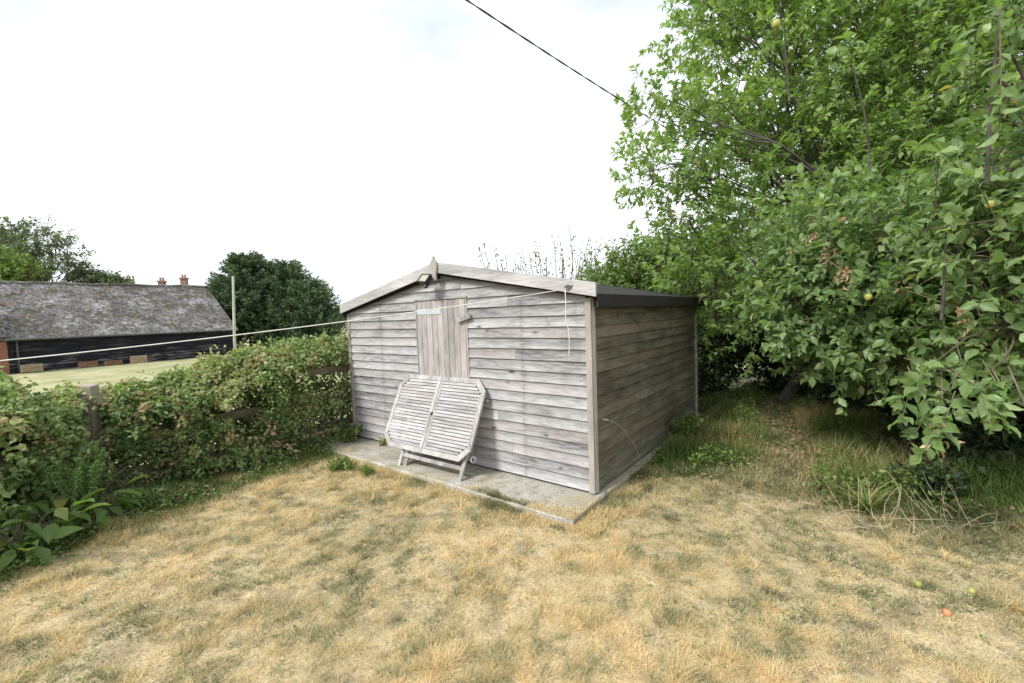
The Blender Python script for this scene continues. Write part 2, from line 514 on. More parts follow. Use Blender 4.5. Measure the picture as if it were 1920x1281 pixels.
def make_ground():
    nr, na = 230, 360
    rad = np.concatenate([[0.02], np.geomspace(.5, 12, 160), np.geomspace(12.6, 900, nr - 161)])
    ang = np.linspace(0, 2 * math.pi, na, endpoint=False)
    X = rad[:, None] * np.sin(ang)[None]; Y = rad[:, None] * np.cos(ang)[None]
    x = X.ravel(); y = Y.ravel(); z = tz(x, y)
    V = np.stack([x, y, z], 1)
    i = np.arange(nr - 1)[:, None] * na; j = np.arange(na)[None]; j2 = (j + 1) % na
    Q = np.stack([i + j, i + j2, i + na + j2, i + na + j], -1).reshape(-1, 4)[:, ::-1]
    s = (x - FA[0]) * FN[0] + (y - FA[1]) * FN[1]
    lx = (x - SC[0]) * SX[0] + (y - SC[1]) * SX[1]; ly = (x - SC[0]) * SY[0] + (y - SC[1]) * SY[1]
    zone = np.zeros(len(x))
    zone = np.where(beyond_right(x, y) > .15, .5, zone)
    zone = np.where((vn2(x, y, 4.2, 70) > .80) | (np.hypot(x - 2.06, (y - 2.25) * 1.3) < .2),   .26, zone)
    zone = np.where(beyond_right(x, y) > .15, .5, zone)
    zone = np.where(seg_dist(x, y, PATH) < .3, .3, zone)
    zone = np.where((s > -1.0), .5, zone)
    zone = np.where((s > .7) | (ly > 4.9), 1.0, zone)
    zone = np.where((x > 2) & (ly > 3.2) & (ly < 4.8), .5, zone)
    o = big_mesh('ground', V, [Q], zone, ground_mat(), smooth=True)
    return tag(o, kind='structure')


make_ground()

# ------------------------------------------------------------------ concrete slab
def local_to_world(lx, ly):
    return SC[0] + lx * SX[0] + ly * SY[0], SC[1] + lx * SX[1] + ly * SY[1]


def slab():
    mb = MB()
    rr = random.Random(3)
    # wobbling outline, cast edge
    out = []
    for (a, b, n) in [((-3.95, -.55), (.08, -.54), 40), ((.08, -.54), (.08, 3.33), 34), ((.08, 3.33), (-3.95, 3.33), 4), ((-3.95, 3.33), (-3.95, -.55), 4)]:
        for k in range(n):
            f = k / n
            out.append((a[0] + (b[0] - a[0]) * f + rr.uniform(-.008, .008), a[1] + (b[1] - a[1]) * f + rr.uniform(-.010, .010)))
    n = len(out)
    cx, cy = -1.9, 1.4
    ins = [(x + (cx - x) * .006, y + (cy - y) * .01) for x, y in out]
    vs = [(x, y, -.16) for x, y in out] + [(x, y, -.012) for x, y in out] + [(x, y, 0) for x, y in ins]
    fs = [(k, (k + 1) % n, (k + 1) % n + n, k + n) for k in range(n)] + [(k + n, (k + 1) % n + n, (k + 1) % n + 2 * n, k + 2 * n) for k in range(n)]
    fs.append(tuple(range(2 * n, 3 * n)))
    mb.add(vs, fs, .5)
    o = mb.build('concrete_slab', M_CONC)
    o.location = (SC[0], SC[1], 0); o.rotation_euler = (0, 0, -YAW)
    tag(o, 'pale worn concrete slab under the grey timber shed', 'slab')


slab()

# ------------------------------------------------------------------ shed
SW, SD, EH, AX, AZ = 3.66, 3.30, 1.75, -1.81, 2.10
Z0 = .025


def roof_z(x):   # underside of the roof line on the gable
    if x > AX: return AZ + (EH - AZ) * (x - AX) / (0.03 - AX)
    return AZ + (EH - AZ) * (AX - x) / (AX + SW + .03)


def make_shed():
    root = empty('wooden_shed', (SC[0], SC[1], 0), -YAW)
    tag(root, 'weathered grey timber garden shed with shallow gable roof on the concrete slab', 'shed')
    rr = random.Random(5)
    pitch = .105
    # front cladding, lapped boards with slightly wandering edges
    mb = MB()

    def board_front(xa, xb, z0, z1, lap=.014):
        za, zb = z0 - lap, z1
        n = max(2, int((xb - xa) / .25))
        prev = None
        tint = rr.random()
        vs = []; fs = []
        wob = rr.uniform(-.003, .003)
        for k in range(n + 1):
            x = xa + (xb - xa) * k / n
            top = min(zb, roof_z(x) - .01)
            e = wob + rr.uniform(-.0022, .0022)
            bot = min(za + e, top - .001)
            vs += [(x, -.020, bot), (x, -.003, top), (x, .004, top), (x, .004, bot)]
        for k in range(n):
            a = 4 * k; b = a + 4
            fs += [(a, b, b + 1, a + 1), (a + 1, b + 1, b + 2, a + 2), (a + 2, b + 2, b + 3, a + 3), (a + 3, b + 3, b, a)]
        fs += [(0, 1, 2, 3), (4 * n + 3, 4 * n + 2, 4 * n + 1, 4 * n)]
        mb.add(vs, fs, tint)
    dl, dr, dt = -2.245, -1.465, 1.815
    i = 0
    while True:
        z0 = Z0 + .014 + i * pitch; z1 = z0 + pitch
        if z0 > AZ: break
        xl, xr = -SW + .025, -.035
        if z0 > EH - .02:     # clip to the rake
            f = (z0 - EH) / (AZ - EH)
            xl = max(xl, -SW - .03 + (AX + SW + .03) * f + .02); xr = min(xr, .03 + (AX - .03) * f - .02)
        if xr - xl < .1: break
        if z1 < dt + .04:
            segs = [(xl, dl - .004), (dr + .004, xr)]
        else:
            segs = [(xl, xr)]
        for (a, b) in segs:
            if rr.random() < .45 and b - a > 1.4:
                m = a + (b - a) * rr.uniform(.25, .75)
                board_front(a, m - .0015, z0, z1); board_front(m + .0015, b, z0, z1)
            else:
                board_front(a, b, z0, z1)
        i += 1
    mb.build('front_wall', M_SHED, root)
    # dark lining behind the boards closes the building
    mb = MB()
    mb.prism([(-SW + .03, Z0), (-.03, Z0), (-.03, EH - .03), (AX, AZ - .03), (-SW + .03, EH - .03)], .006, SD - .02, .5)
    mb.build('frame', M_DARKGAP, root)
    # side, far side and back cladding
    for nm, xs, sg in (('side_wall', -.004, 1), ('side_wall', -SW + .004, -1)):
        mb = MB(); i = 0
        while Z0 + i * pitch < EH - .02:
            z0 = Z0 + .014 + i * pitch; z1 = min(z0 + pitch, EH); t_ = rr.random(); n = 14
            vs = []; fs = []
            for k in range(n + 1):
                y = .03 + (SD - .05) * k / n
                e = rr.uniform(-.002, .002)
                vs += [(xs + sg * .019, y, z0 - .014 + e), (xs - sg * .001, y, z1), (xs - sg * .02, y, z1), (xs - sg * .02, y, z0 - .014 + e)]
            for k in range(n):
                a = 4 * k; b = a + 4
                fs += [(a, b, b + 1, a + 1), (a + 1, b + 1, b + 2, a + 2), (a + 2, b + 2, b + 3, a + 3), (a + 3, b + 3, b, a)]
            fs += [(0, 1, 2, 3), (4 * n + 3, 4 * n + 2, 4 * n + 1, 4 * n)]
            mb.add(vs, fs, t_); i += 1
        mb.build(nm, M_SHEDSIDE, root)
    mb = MB()
    for i in range(int((AZ - Z0) / pitch)):
        z0 = Z0 + i * pitch; xl, xr = -SW + .03, -.03
        if z0 > EH - .1:
            f = (z0 - EH + .1) / (AZ - EH); xl += (AX - xl) * min(.95, f); xr += (AX - xr) * min(.95, f)
        mb.hexa([(xl, SD, z0), (xr, SD, z0), (xr, SD + .014, z0), (xl, SD + .014, z0), (xl, SD, z0 + pitch), (xr, SD, z0 + pitch), (xr, SD + .003, z0 + pitch), (xl, SD + .003, z0 + pitch)])
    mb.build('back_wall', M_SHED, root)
    # corner trims
    for (x0, x1, y0, y1, zt) in ((-.036, .020, -.028, -.003, EH - .01), (.0, .027, -.0025, .045, EH - .01), (-SW - .02, -SW + .03, -.026, .0, EH - .005), (.0, .027, SD - .05, SD + .01, EH - .03), (-SW - .022, -SW, .002, .045, EH - .03)):
        mb = MB(); mb.box((x0, y0, Z0 - .012), (x1, y1, zt)); mb.build('corner_trim', M_TRIMZ, root, bevel=.002)
    # roof sheets with felt
    mb = MB()
    t = .03
    y0, y1 = -.075, SD + .10
    ze = lambda x: roof_z(x)
    xr, xl = .10, -SW - .05
    zr = AZ + (EH - AZ) * (xr - AX) / (.03 - AX); zl = AZ + (EH - AZ) * (AX - xl) / (AX + SW + .03)
    for (xe, zee) in ((xr, zr), (xl, zl)):
        a, b = (AX, xe) if xe > AX else (xe, AX)
        za, zb = (AZ, zee) if xe > AX else (zee, AZ)
        n = 8
        vs = []; fs = []
        for k in range(n + 1):
            y = y0 + (y1 - y0) * k / n; wv = .004 * math.sin(k * 2.1)
            vs += [(a, y, za), (b, y, zb), (b, y, zb + t + wv), (a, y, za + t + wv)]
        for k in range(n):
            p = 4 * k; q = p + 4
            fs += [(p, q, q + 1, p + 1), (p + 1, q + 1, q + 2, p + 2), (p + 2, q + 2, q + 3, p + 3)]
        fs += [(0, 1, 2, 3), (4 * n + 3, 4 * n + 2, 4 * n + 1, 4 * n)]
        mb.add(vs, fs, .5)
    rf = mb.build('roof', M_FELT, root)
    for xe, sg in ((xr, 1), (xl, -1)):        # felt turned down over the eaves board
        mb = MB(); n = 22; vs = []; fs = []
        zt = (zr if sg > 0 else zl) + t + .003
        for k in range(n + 1):
            y = y0 + .012 + (y1 - y0) * k / n
            e = .004 * math.sin(k * 1.3) + rr.uniform(-.004, .004)
            vs += [(xe + sg * .001, y, zt), (xe + sg * .008 + e * .5, y, zt), (xe + sg * .007 + e * .6, y, zt - .112 + e), (xe - sg * .012, y, zt - .125 + e)]
        for k in range(n):
            p = 4 * k; q = p + 4
            fs += [(p, q, q + 1, p + 1), (p + 1, q + 1, q + 2, p + 2), (p + 2, q + 2, q + 3, p + 3), (p + 3, q + 3, q, p)]
        fs += [(0, 1, 2, 3), (4 * n + 3, 4 * n + 2, 4 * n + 1, 4 * n)]
        mb.add(vs, fs, .5); mb.build('felt_edge', M_FELT, rf)
    # bargeboards
    bt = .118
    yb0, yb1 = -.100, -.078
    for sg in (1, -1):
        if sg > 0: x0, z0_, x1, z1_ = AX + .002, 2.222, .107, 1.862
        else: x0, z0_, x1, z1_ = -SW - .06, 1.832, AX - .002, 2.222
        mb = MB(); mb.prism([(x0, z0_ - bt), (x1, z1_ - bt), (x1, z1_), (x0, z0_)], yb0, yb1)
        mb.build('bargeboard', M_BARGE, root, bevel=.003)
    # soffit blocks that close the gable overhang
    mb = MB(); mb.prism([(AX, AZ - .02), (.10, 1.735), (.10, 1.755), (AX, AZ), (-SW - .05, 1.72), (-SW - .05, 1.70)], -.0765, -.02, .3)
    mb.build('soffit', M_DARKGAP, root)
    # finial
    mb = MB()
    mb.prism([(AX - .014, 2.02), (AX + .030, 2.02), (AX + .034, 2.10), (AX + .052, 2.17), (AX + .048, 2.205), (AX + .026, 2.235), (AX + .010, 2.25),
              (AX + .004, 2.268), (AX - .004, 2.285), (AX - .010, 2.268), (AX - .016, 2.25), (AX - .046, 2.225), (AX - .056, 2.18), (AX - .036, 2.10)], -.124, -.102, .4)
    mb.build('finial', M_TRIMZ, root, bevel=.002)
    # floodlight
    fl = MB()
    c = np.array([AX - .08, -.19, 2.045])
    M3 = np.array(Matrix.Rotation(R(-38), 3, 'X')) @ np.array(Matrix.Rotation(R(8), 3, 'Y'))

    def rb(mb, a, b, o=(0, 0, 0)):
        (x0, y0, z0), (x1, y1, z1) = a, b
        p = [(x0, y0, z0), (x1, y0, z0), (x1, y1, z0), (x0, y1, z0), (x0, y0, z1), (x1, y0, z1), (x1, y1, z1), (x0, y1, z1)]
        mb.hexa([c + M3 @ (np.array(q) + np.array(o)) for q in p], .5)
    # open box frame with rim
    rb(fl, (-.068, .0, -.048), (.068, .045, .048))
    for (a, b) in (((-.075, -.014, .046), (.075, .004, .056)), ((-.075, -.014, -.056), (.075, .004, -.046)), ((-.077, -.014, -.046), (-.067, .004, .046)), ((.067, -.014, -.046), (.077, .004, .046))): rb(fl, a, b)
    fl.beam(c + np.array([0.02, .03, .0]), np.array([AX - .02, -.02, 2.06]), .02, .03, tint=.5)
    fo = fl.build('floodlight', M_BLACKPL, root)
    g = MB(); rb(g, (-.066, -.006, -.045), (.066, -.001, .045)); g.build('glass', M_GLASS, fo)
    s = MB(); s.tube([c + np.array([.03, .02, -.05]), c + np.array([.035, -.015, -.09])], .024, 12); s.tube([c + np.array([.035, -.015, -.088]), c + np.array([.037, -.03, -.105])], [.022, .012], 12)
    s.build('motion_sensor', M_BLACKPL, fo, smooth=False)
    # door: vertical tongue and groove boards
    mb = MB(); nb = 9; wdt = (dr - dl) / nb
    for k in range(nb):
        x0 = dl + k * wdt
        mb.prism([(x0 + .002, Z0 + .01), (x0 + wdt - .002, Z0 + .01), (x0 + wdt - .002, dt - .008), (x0 + .002, dt - .008)], -.020 - rr.uniform(0, .003), .0)
    door = mb.build('door', M_DOOR, root, bevel=.003)
    mb = MB(); mb.box((dl + .012, -.0265, 1.655), (-1.83, -.0235, 1.715)); mb.build('hinge_strip', M_PALESHEET, door)
    for z in (1.64, .55):
        pass
    # door trims
    mb = MB(); mb.box((dl - .03, -.034, dt), (dr + .035, -.006, dt + .022)); mb.build('door_lintel', M_TRIMZ, root, bevel=.002)
    mb = MB(); mb.box((dr + .004, -.024, Z0), (dr + .03, -.0035, dt - .003)); mb.build('door_jamb', M_TRIMZ, root, bevel=.002)
    mb = MB(); mb.box((dl - .018, -.0225, Z0), (dl - .004, -.0035, dt - .003)); mb.build('door_jamb', M_TRIMZ, root, bevel=.002)
    mb = MB(); mb.beam((-1.555, -.045, 1.575), (-1.365, -.045, 1.622), .022, .05, up=(0, 0, 1)); mb.build('turn_button', M_TRIMZ, root, bevel=.003)
    # bearers under the floor
    for y in (.03, .8, 1.6, 2.4, SD - .08):
        mb = MB(); mb.box((-SW + .05, y, .002), (-.06, y + .05, Z0)); mb.build('bearer', M_DARKGAP, root)
    # nail heads as one part
    mb = MB()
    for xs in (-.73, -2.95, -.10, -3.5):
        for i in range(17):
            z = Z0 + .03 + i * pitch + rr.uniform(-.006, .006); x = xs + rr.uniform(-.008, .008)
            mb.box((x - .0028, -.0185, z - .0028), (x + .0028, -.012, z + .0028), .5)
    tag(mb.build('nails', M_GUTTER, root), kind='stuff')


make_shed()


# ------------------------------------------------------------------ leaning garden table
def make_table():
    root = empty('folding_table', (0, 0, 0))
    ox, oy = local_to_world(-1.82, -.42)
    root.location = (ox, oy, .185); root.rotation_euler = (0, 0, -YAW + .02)
    tag(root, 'bleached slatted wooden garden table with cut corners leaning against the shed door', 'table')
    tilt = math.atan2(.37, .77)
    T = np.array([[1, 0, 0], [0, math.cos(tilt), math.sin(tilt)], [0, -math.sin(tilt), math.cos(tilt)]])  # local: x, n(thickness, + into wall), s(up the slope)

    def P(x, n, s): return (x, s * math.sin(tilt) + n * math.cos(tilt), s * math.cos(tilt) - n * math.sin(tilt))

    def pb(mb, x0, x1, n0, n1, s0, s1, tint=None):
        mb.hexa([P(x0, n0, s0), P(x1, n0, s0), P(x1, n1, s0), P(x0, n1, s0), P(x0, n0, s1), P(x1, n0, s1), P(x1, n1, s1), P(x0, n1, s1)], tint)

    def poly(mb, pts, n0, n1, tint=None):
        k = len(pts)
        vs = [P(x, n0, s) for x, s in pts] + [P(x, n1, s) for x, s in pts]
        fs = [tuple(range(k)), tuple(range(2 * k - 1, k - 1, -1))] + [(i, i + k, (i + 1) % k + k, (i + 1) % k) for i in range(k)]
        mb.add(vs, fs, tint)
    hw, H, c = .665, .855, .12   # half width, height, corner cut
    # outer frame: 8 pieces following the cut corners
    out = [(-hw + c, 0), (hw - c, 0), (hw, c), (hw, H - c), (hw - c, H), (-hw + c, H), (-hw, H - c), (-hw, c)]
    fw = .052
    iw, iH, ic = hw - fw, fw, c - fw * .41
    inn = [(-iw + ic, fw), (iw - ic, fw), (iw, fw + ic), (iw, H - fw - ic), (iw - ic, H - fw), (-iw + ic, H - fw), (-iw, H - fw - ic), (-iw, fw + ic)]
    for half in (-1, 1):
        mb = MB()
        for k in range(8):
            a, b, cc, d = out[k], out[(k + 1) % 8], inn[(k + 1) % 8], inn[k]
            if k in (0, 4):
                lo, hi = (.002, 9) if half > 0 else (-9, -.002)
                cl = lambda p: (min(max(p[0], lo), hi), p[1])
                poly(mb, [cl(a), cl(b), cl(cc), cl(d)], 0, .026)
            elif (a[0] + b[0]) * half > 0:
                poly(mb, [a, b, cc, d], 0, .026)
        x0, x1 = (.003, .045) if half > 0 else (-.045, -.003)
        # centre rail with half of the parasol hole
        pb(mb, x0, x1, .0005, .0255, fw + .001, H / 2 - .018); pb(mb, x0, x1, .0005, .0255, H / 2 + .018, H - fw - .001)
        pb(mb, (.018 if half > 0 else -.045), (.045 if half > 0 else -.018), .0008, .025, H / 2 - .0175, H / 2 + .0175)
        mb.build('tabletop_frame', M_TABLEZ, root, bevel=.002)
        mb = MB()
        ns = 21; ph = (H - 2 * fw) / ns
        for i in range(ns):
            s0 = fw + i * ph + .0034; s1 = s0 + ph - .0068
            lim = iw
            for s in (s0, s1):
                if s < fw + ic: lim = min(lim, iw - ic + (s - fw))
                if s > H - fw - ic: lim = min(lim, iw - ic + (H - fw - s))
            lim += .004
            xa, xb = (.045, lim) if half > 0 else (-lim, -.045)
            pb(mb, xa, xb, .002 + random.uniform(0, .002), .020, s0, s1)
        mb.build('slat_panel', M_TABLE, root, bevel=.0015)
    mb = MB()
    pb(mb, -.018, .018, .021, .024, H / 2 - .02, H / 2 + .02, .2); mb.build('parasol_hole', M_DARKGAP, root)
    # cross battens and legs behind
    for x in (-.45, .45):
        mb = MB(); pb(mb, x - .02, x + .02, .027, .05, .10, H - .10); mb.build('batten', M_TABLEZ, root)
    for (x, n, s0) in ((.565, .055, -.205), (-.285 - .0, .055, -.2), (-.225, .085, -.215)):
        pass
    for (x, n, s0, ln) in ((.575, .052, -.215, .8), (-.335, .052, -.215, .8), (-.272, .08, -.21, .8)):
        mb = MB(); pb(mb, x - .021, x + .021, n, n + .024, s0, s0 + ln); mb.build('leg', M_TABLEZ, root, bevel=.003)
    for s in (-.055,):
        mb = MB(); pb(mb, -.31, .553, .055, .073, s - .02, s + .02); mb.build('crossbar', M_TABLEZ, root, bevel=.002)
    # round bracket on the right
    mb = MB(); pts = [P(.68 + .03 * math.cos(q), .06, .05 + .03 * math.sin(q)) for q in np.linspace(0, 2 * math.pi, 13)]
    mb.tube(pts, .006, 6); mb.build('ring_bracket', M_STEEL, root, smooth=True)


make_table()


# ------------------------------------------------------------------ clothes line and overhead cable
def curve_pts(a, b, sag, n=24, t0=0, t1=1):
    a = np.array(a); b = np.array(b); out = []
    for k in range(n + 1):
        t = t0 + (t1 - t0) * k / n
        p = a + (b - a) * t; p = p.copy(); p[2] -= sag * 4 * t * (1 - t); out.append(p)
    return out


hx, hy = local_to_world(-.155, -.113)
hook = np.array([hx, hy, 1.825])
root = empty('clothes_line', tuple(hook)); tag(root, 'white cord strung from the shed bargeboard across to the left', 'clothes line')
mb = MB()
far = at(-420, 716, 2.3)
mb.tube([p - hook for p in curve_pts(hook, far, .05, 40)], .0038, 6)
mb.build('cord', M_CORD, root, smooth=True)
mb = MB()
tail = [hook + np.array([-.02, -.008, z]) + np.array([SX[0], SX[1], 0]) * o for z, o in ((0, 0), (-.12, .004), (-.25, -.004), (-.34, .02), (-.45, .028), (-.58, .022), (-.595, .02))]
mb.tube([p - hook for p in tail], .0030, 6)
mb.tube([tail[3] - hook, tail[3] - hook + np.array([.03, -.01, -.02]), tail[3] - hook + np.array([.05, -.01, -.04])], .0015, 4)
mb.build('loose_end', M_CORD, root, smooth=True)
mb = MB()
for k in range(3):
    q = [np.array([SX[0] * r_, SX[1] * r_, zz]) + np.array([0, -.004 * k, 0]) for r_, zz in ((-.03, .01), (-.012, .028), (.012, .012), (.028, .022), (.01, -.004), (-.015, -.008), (-.03, .01))]
    mb.tube([p + np.array([.01 * k, 0, .004 * k]) for p in q], .003, 5)
mb.build('knot', M_GUTTER, root)

a = at(875, 0, 4.5); b = at(1195, 207, 7.0)
d = b - a
st = a - d * 1.6; en = b + d * 1.6
mb = MB()
for ph in (0, math.pi):
    pts = []
    for k in range(161):
        t = k / 160; p = st + (en - st) * t; p = p.copy(); p[2] += .22 * ((t - .5) ** 2 * 4 - .06)
        q = k * .9 + ph
        p += np.array([.006 * math.cos(q), 0, .006 * math.sin(q)]); pts.append(p)
    mb.tube(pts, .0052, 5)
tag(mb.build('overhead_cable', M_CABLE, smooth=True), 'dark twisted overhead cable crossing the pale sky down to the tree', 'cable')


# ------------------------------------------------------------------ generic woody plants
def tube_bundle(segs, mb):
    for pts, r in segs: mb.tube(pts, r, 5, cap=False)


def bent(a, b, k=.12, n=4, up=.0):
    a = np.array(a, float); b = np.array(b, float); L = np.linalg.norm(b - a)
    off = RNG.normal(size=3) * L * k
    return [a + (b - a) * t + off * math.sin(math.pi * t) + np.array([0, 0, up * L * math.sin(math.pi * t)]) for t in np.linspace(0, 1, n + 1)]


def tree(name, label, cat, base, lumps, ntw, leaf_len, leaf_w, mat, trunk_r=.12, tw_len=.5, per=16, tmpl=T_SIMPLE, group=None, droop=0.0,
         shell=(.45, 1.05), up=.5, bark=None, fork=.35, ground=True, tintgen=None, subs=7, twig_r=.004, trunk_pts=None, extra_tw=None, flat=.6, tipc=1.0):
    """trunk, limbs to each lump, sub-branches, then leafy twigs through the crown's volume"""
    base = np.array(base, float)
    root = empty(name, tuple(base)); tag(root, label, cat, group)
    lum = np.array(lumps, float)
    vol = (lum[:, 3] * lum[:, 4] * lum[:, 5]) ** (2 / 3)
    cen = (lum[:, :3] * vol[:, None]).sum(0) / vol.sum()
    forkp = base + (cen - base) * fork; forkp[2] = base[2] + (cen[2] - base[2]) * fork
    wood_mb = MB(); tr = bent(base, forkp, .05, 5)
    wood_mb.tube([p - base for p in tr], list(np.linspace(trunk_r * 1.15, trunk_r * .7, 6)), 9, cap=False)
    nodes = []
    for L in lum:
        c = L[:3]
        j = RNG.integers(3, 6)
        s = tr[j]
        pts = bent(s, c, .10, 6, .08)
        rr_ = trunk_r * .42 * (0.6 + .4 * (L[3] / lum[:, 3].max()))
        wood_mb.tube([p - base for p in pts], list(np.linspace(rr_, rr_ * .25, 7)), 6, cap=False)
        nodes += [(p, L) for p in pts[3:]]
        for k in range(subs):
            u = rnd_unit(1)[0]; u[2] = abs(u[2]) * .9 + u[2] * .1
            e = c + u * L[3:6] * RNG.uniform(.6, .95)
            st_ = pts[RNG.integers(3, 7)]
            sp = bent(st_, e, .12, 4, .05)
            wood_mb.tube([p - base for p in sp], list(np.linspace(rr_ * .42, rr_ * .14, 5)), 5, cap=False)
            nodes += [(p, L) for p in sp[1:]]
    NP = np.array([p for p, _ in nodes])
    # twigs
    li = RNG.choice(len(lum), ntw, p=vol / vol.sum())
    U = rnd_unit(ntw); rad = RNG.uniform(shell[0] ** 3, shell[1] ** 3, ntw) ** (1 / 3)
    st = lum[li, :3] + U * lum[li, 3:6] * rad[:, None]
    D = norm(U * np.array([1, 1, .7]) + np.array([0, 0, up]) + RNG.normal(size=(ntw, 3)) * .45)
    if extra_tw is not None:
        e_st, e_D = extra_tw; st = np.vstack([st, e_st]); D = np.vstack([D, norm(e_D)]); ntw = len(st)
    if ground:
        ok = st[:, 2] > tz(st[:, 0], st[:, 1]) + .1; st = st[ok]; D = D[ok]; ntw = len(st)
    Lt = tw_len * RNG.uniform(.6, 1.3, ntw)
    # thin woody twigs (all), connect some to nearest node
    bend = RNG.normal(size=(ntw, 3)) * .12
    tw = MB()
    for i in range(ntw):
        p0 = st[i] - D[i] * Lt[i] * .25
        pts = [p0 - base, st[i] + D[i] * Lt[i] * .5 + bend[i] * Lt[i] - base, st[i] + D[i] * Lt[i] - base - np.array([0, 0, droop * Lt[i]])]
        tw.tube(pts, [twig_r, twig_r * .8, twig_r * .4], 3, cap=False)
        if i % 4 == 0:
            dd = np.linalg.norm(NP - p0, axis=1); q = NP[dd.argmin()]
            tw.tube([p - base for p in bent(q, p0, .08, 3)], [twig_r * 2, twig_r * 1.7, twig_r * 1.4, twig_r], 3, cap=False)
    wood_mb.build('trunk', bark or M_BARK, root, smooth=True)
    tw.build('twigs', M_TWIG, root)
    # leaves along the twigs
    f = (np.arange(per) + RNG.uniform(0, .8, (ntw, per))) / per
    f = np.clip(f, 0, 1) ** tipc
    P = st[:, None] + D[:, None] * (Lt[:, None] * f)[..., None] + bend[:, None] * (Lt[:, None] * np.sin(f * math.pi))[..., None]
    P[..., 2] -= droop * Lt[:, None] * f ** 2
    side = norm(np.cross(D, RNG.normal(size=(ntw, 3))))
    side2 = np.cross(D, side)
    q = np.arange(per) * 2.4 + RNG.uniform(0, 6, (ntw, 1))
    out = side[:, None] * np.cos(q)[..., None] + side2[:, None] * np.sin(q)[..., None]
    LD = out * .8 + D[:, None] * .55 + RNG.normal(size=out.shape) * .25
    LD[..., 2] -= .12
    NN = np.array([0, 0, 1.]) * flat + RNG.normal(size=out.shape) * .5 + D[:, None] * .35
    P = P.reshape(-1, 3); LD = LD.reshape(-1, 3); NN = NN.reshape(-1, 3)
    n = len(P)
    sz = RNG.uniform(.45, 1.3, n)
    tint = (tintgen(P) if tintgen else np.clip(RNG.normal(.5, .17, n) + (vnoise(P, 1.3) - .5) * .5, 0, .97))
    br = RNG.random(n) < .004
    tint = np.where(br, RNG.uniform(.985, 1, n), tint)
    leaf_cloud('crown', P - base, LD, NN, leaf_len * sz, leaf_w * sz, tint, mat, root, tmpl)
    return root


def lump(px, py, r, y, flat=1.0, deep=1.0):
    c = at(px, py, y); m = r * pxm(y)
    return (*c, m, m * deep, m * flat)


def gz(x, y): return float(tz(np.array([x]), np.array([y]))[0])


# bright tree behind and right of the shed
BT = [lump(1240, 215, 62, 6.6), lump(1330, 40, 70, 6.8), lump(1345, 260, 90, 6.6), lump(1225, 340, 58, 6.5), lump(1300, 430, 80, 6.5),
      lump(1450, 130, 150, 7.2), lump(1450, 350, 150, 6.9), lump(1610, 200, 180, 7.0), lump(1620, 400, 160, 6.6), lump(1800, 100, 190, 6.8),
      lump(1830, 320, 190, 6.2), lump(1420, 520, 90, 6.8), lump(1500, -90, 150, 7.3), lump(1750, -130, 210, 7.2), lump(1960, -20, 170, 6.6), lump(2080, 250, 200, 6.5), lump(1390, -30, 90, 7.0),
      lump(1340, 560, 70, 6.0), lump(1420, 600, 60, 5.9), lump(1400, 470, 70, 6.0), lump(1290, 520, 50, 6.4), lump(1620, 300, 260, 8.6), lump(1880, 200, 280, 8.8)]
tree('bushy_tree', 'tall bushy tree with fine bright green leaves rising beyond the shed', 'tree', (4.6, 7.4, gz(4.6, 7.4)), BT,
     9000, .098, .055, M_LF_BRIGHT, .11, .34, 15, up=.55, subs=8, tipc=.55)

# old apple tree close on the right, leaves larger and darker
AT = [lump(1600, 570, 100, 4.3), lump(1500, 560, 70, 4.7), lump(1720, 460, 95, 3.9), lump(1860, 490, 105, 3.3), lump(1720, 620, 90, 4.0),
      lump(1890, 600, 85, 3.3), lump(1930, 300, 60, 3.2), lump(1960, 60, 60, 3.0), lump(1560, 640, 60, 4.5), lump(1660, 640, 60, 4.2), lump(2080, 400, 150, 3.2), lump(2100, 600, 120, 3.4), lump(1560, 440, 80, 4.6)]


def sprig(px, py, y, tx, ty, ty_y, n):
    a_ = at(px, py, y); b_ = at(tx, ty, ty_y)
    out = [a_ + (b_ - a_) * k / n for k in range(n)]
    return out, [b_ - a_ + RNG.normal(size=3) * .1 for k in range(n)]


es, ed = [], []
for args in [(1790, 660, 2.9, 1745, 750, 2.6, 4), (1770, 700, 2.7, 1795, 775, 2.5, 3), (1850, 690, 2.8, 1900, 740, 2.6, 3), (1700, 680, 2.9, 1720, 740, 2.7, 2),
             (1890, 740, 2.7, 1840, 750, 2.6, 2), (1870, 30, 2.6, 1880, 150, 2.5, 2), (1545, 470, 3.8, 1530, 370, 3.7, 2), (1600, 180, 3.4, 1590, 60, 3.3, 2), (1860, 400, 2.7, 1800, 290, 2.6, 2), (1750, 380, 3.0, 1735, 270, 2.9, 2)]:
    q1, q2 = sprig(*args); es += q1; ed += q2
apple = tree('apple_tree', 'apple tree with large dull green leaves hanging over the rough grass at right', 'tree', (4.7, 4.9, gz(4.7, 4.9)), AT,
             1500, .092, .056, M_LF_APPLE, .11, .38, 13, tmpl=T_FINE, up=.25, droop=.12, subs=5, twig_r=.0045, fork=.45, extra_tw=(np.array(es), np.array(ed)), tipc=.7)
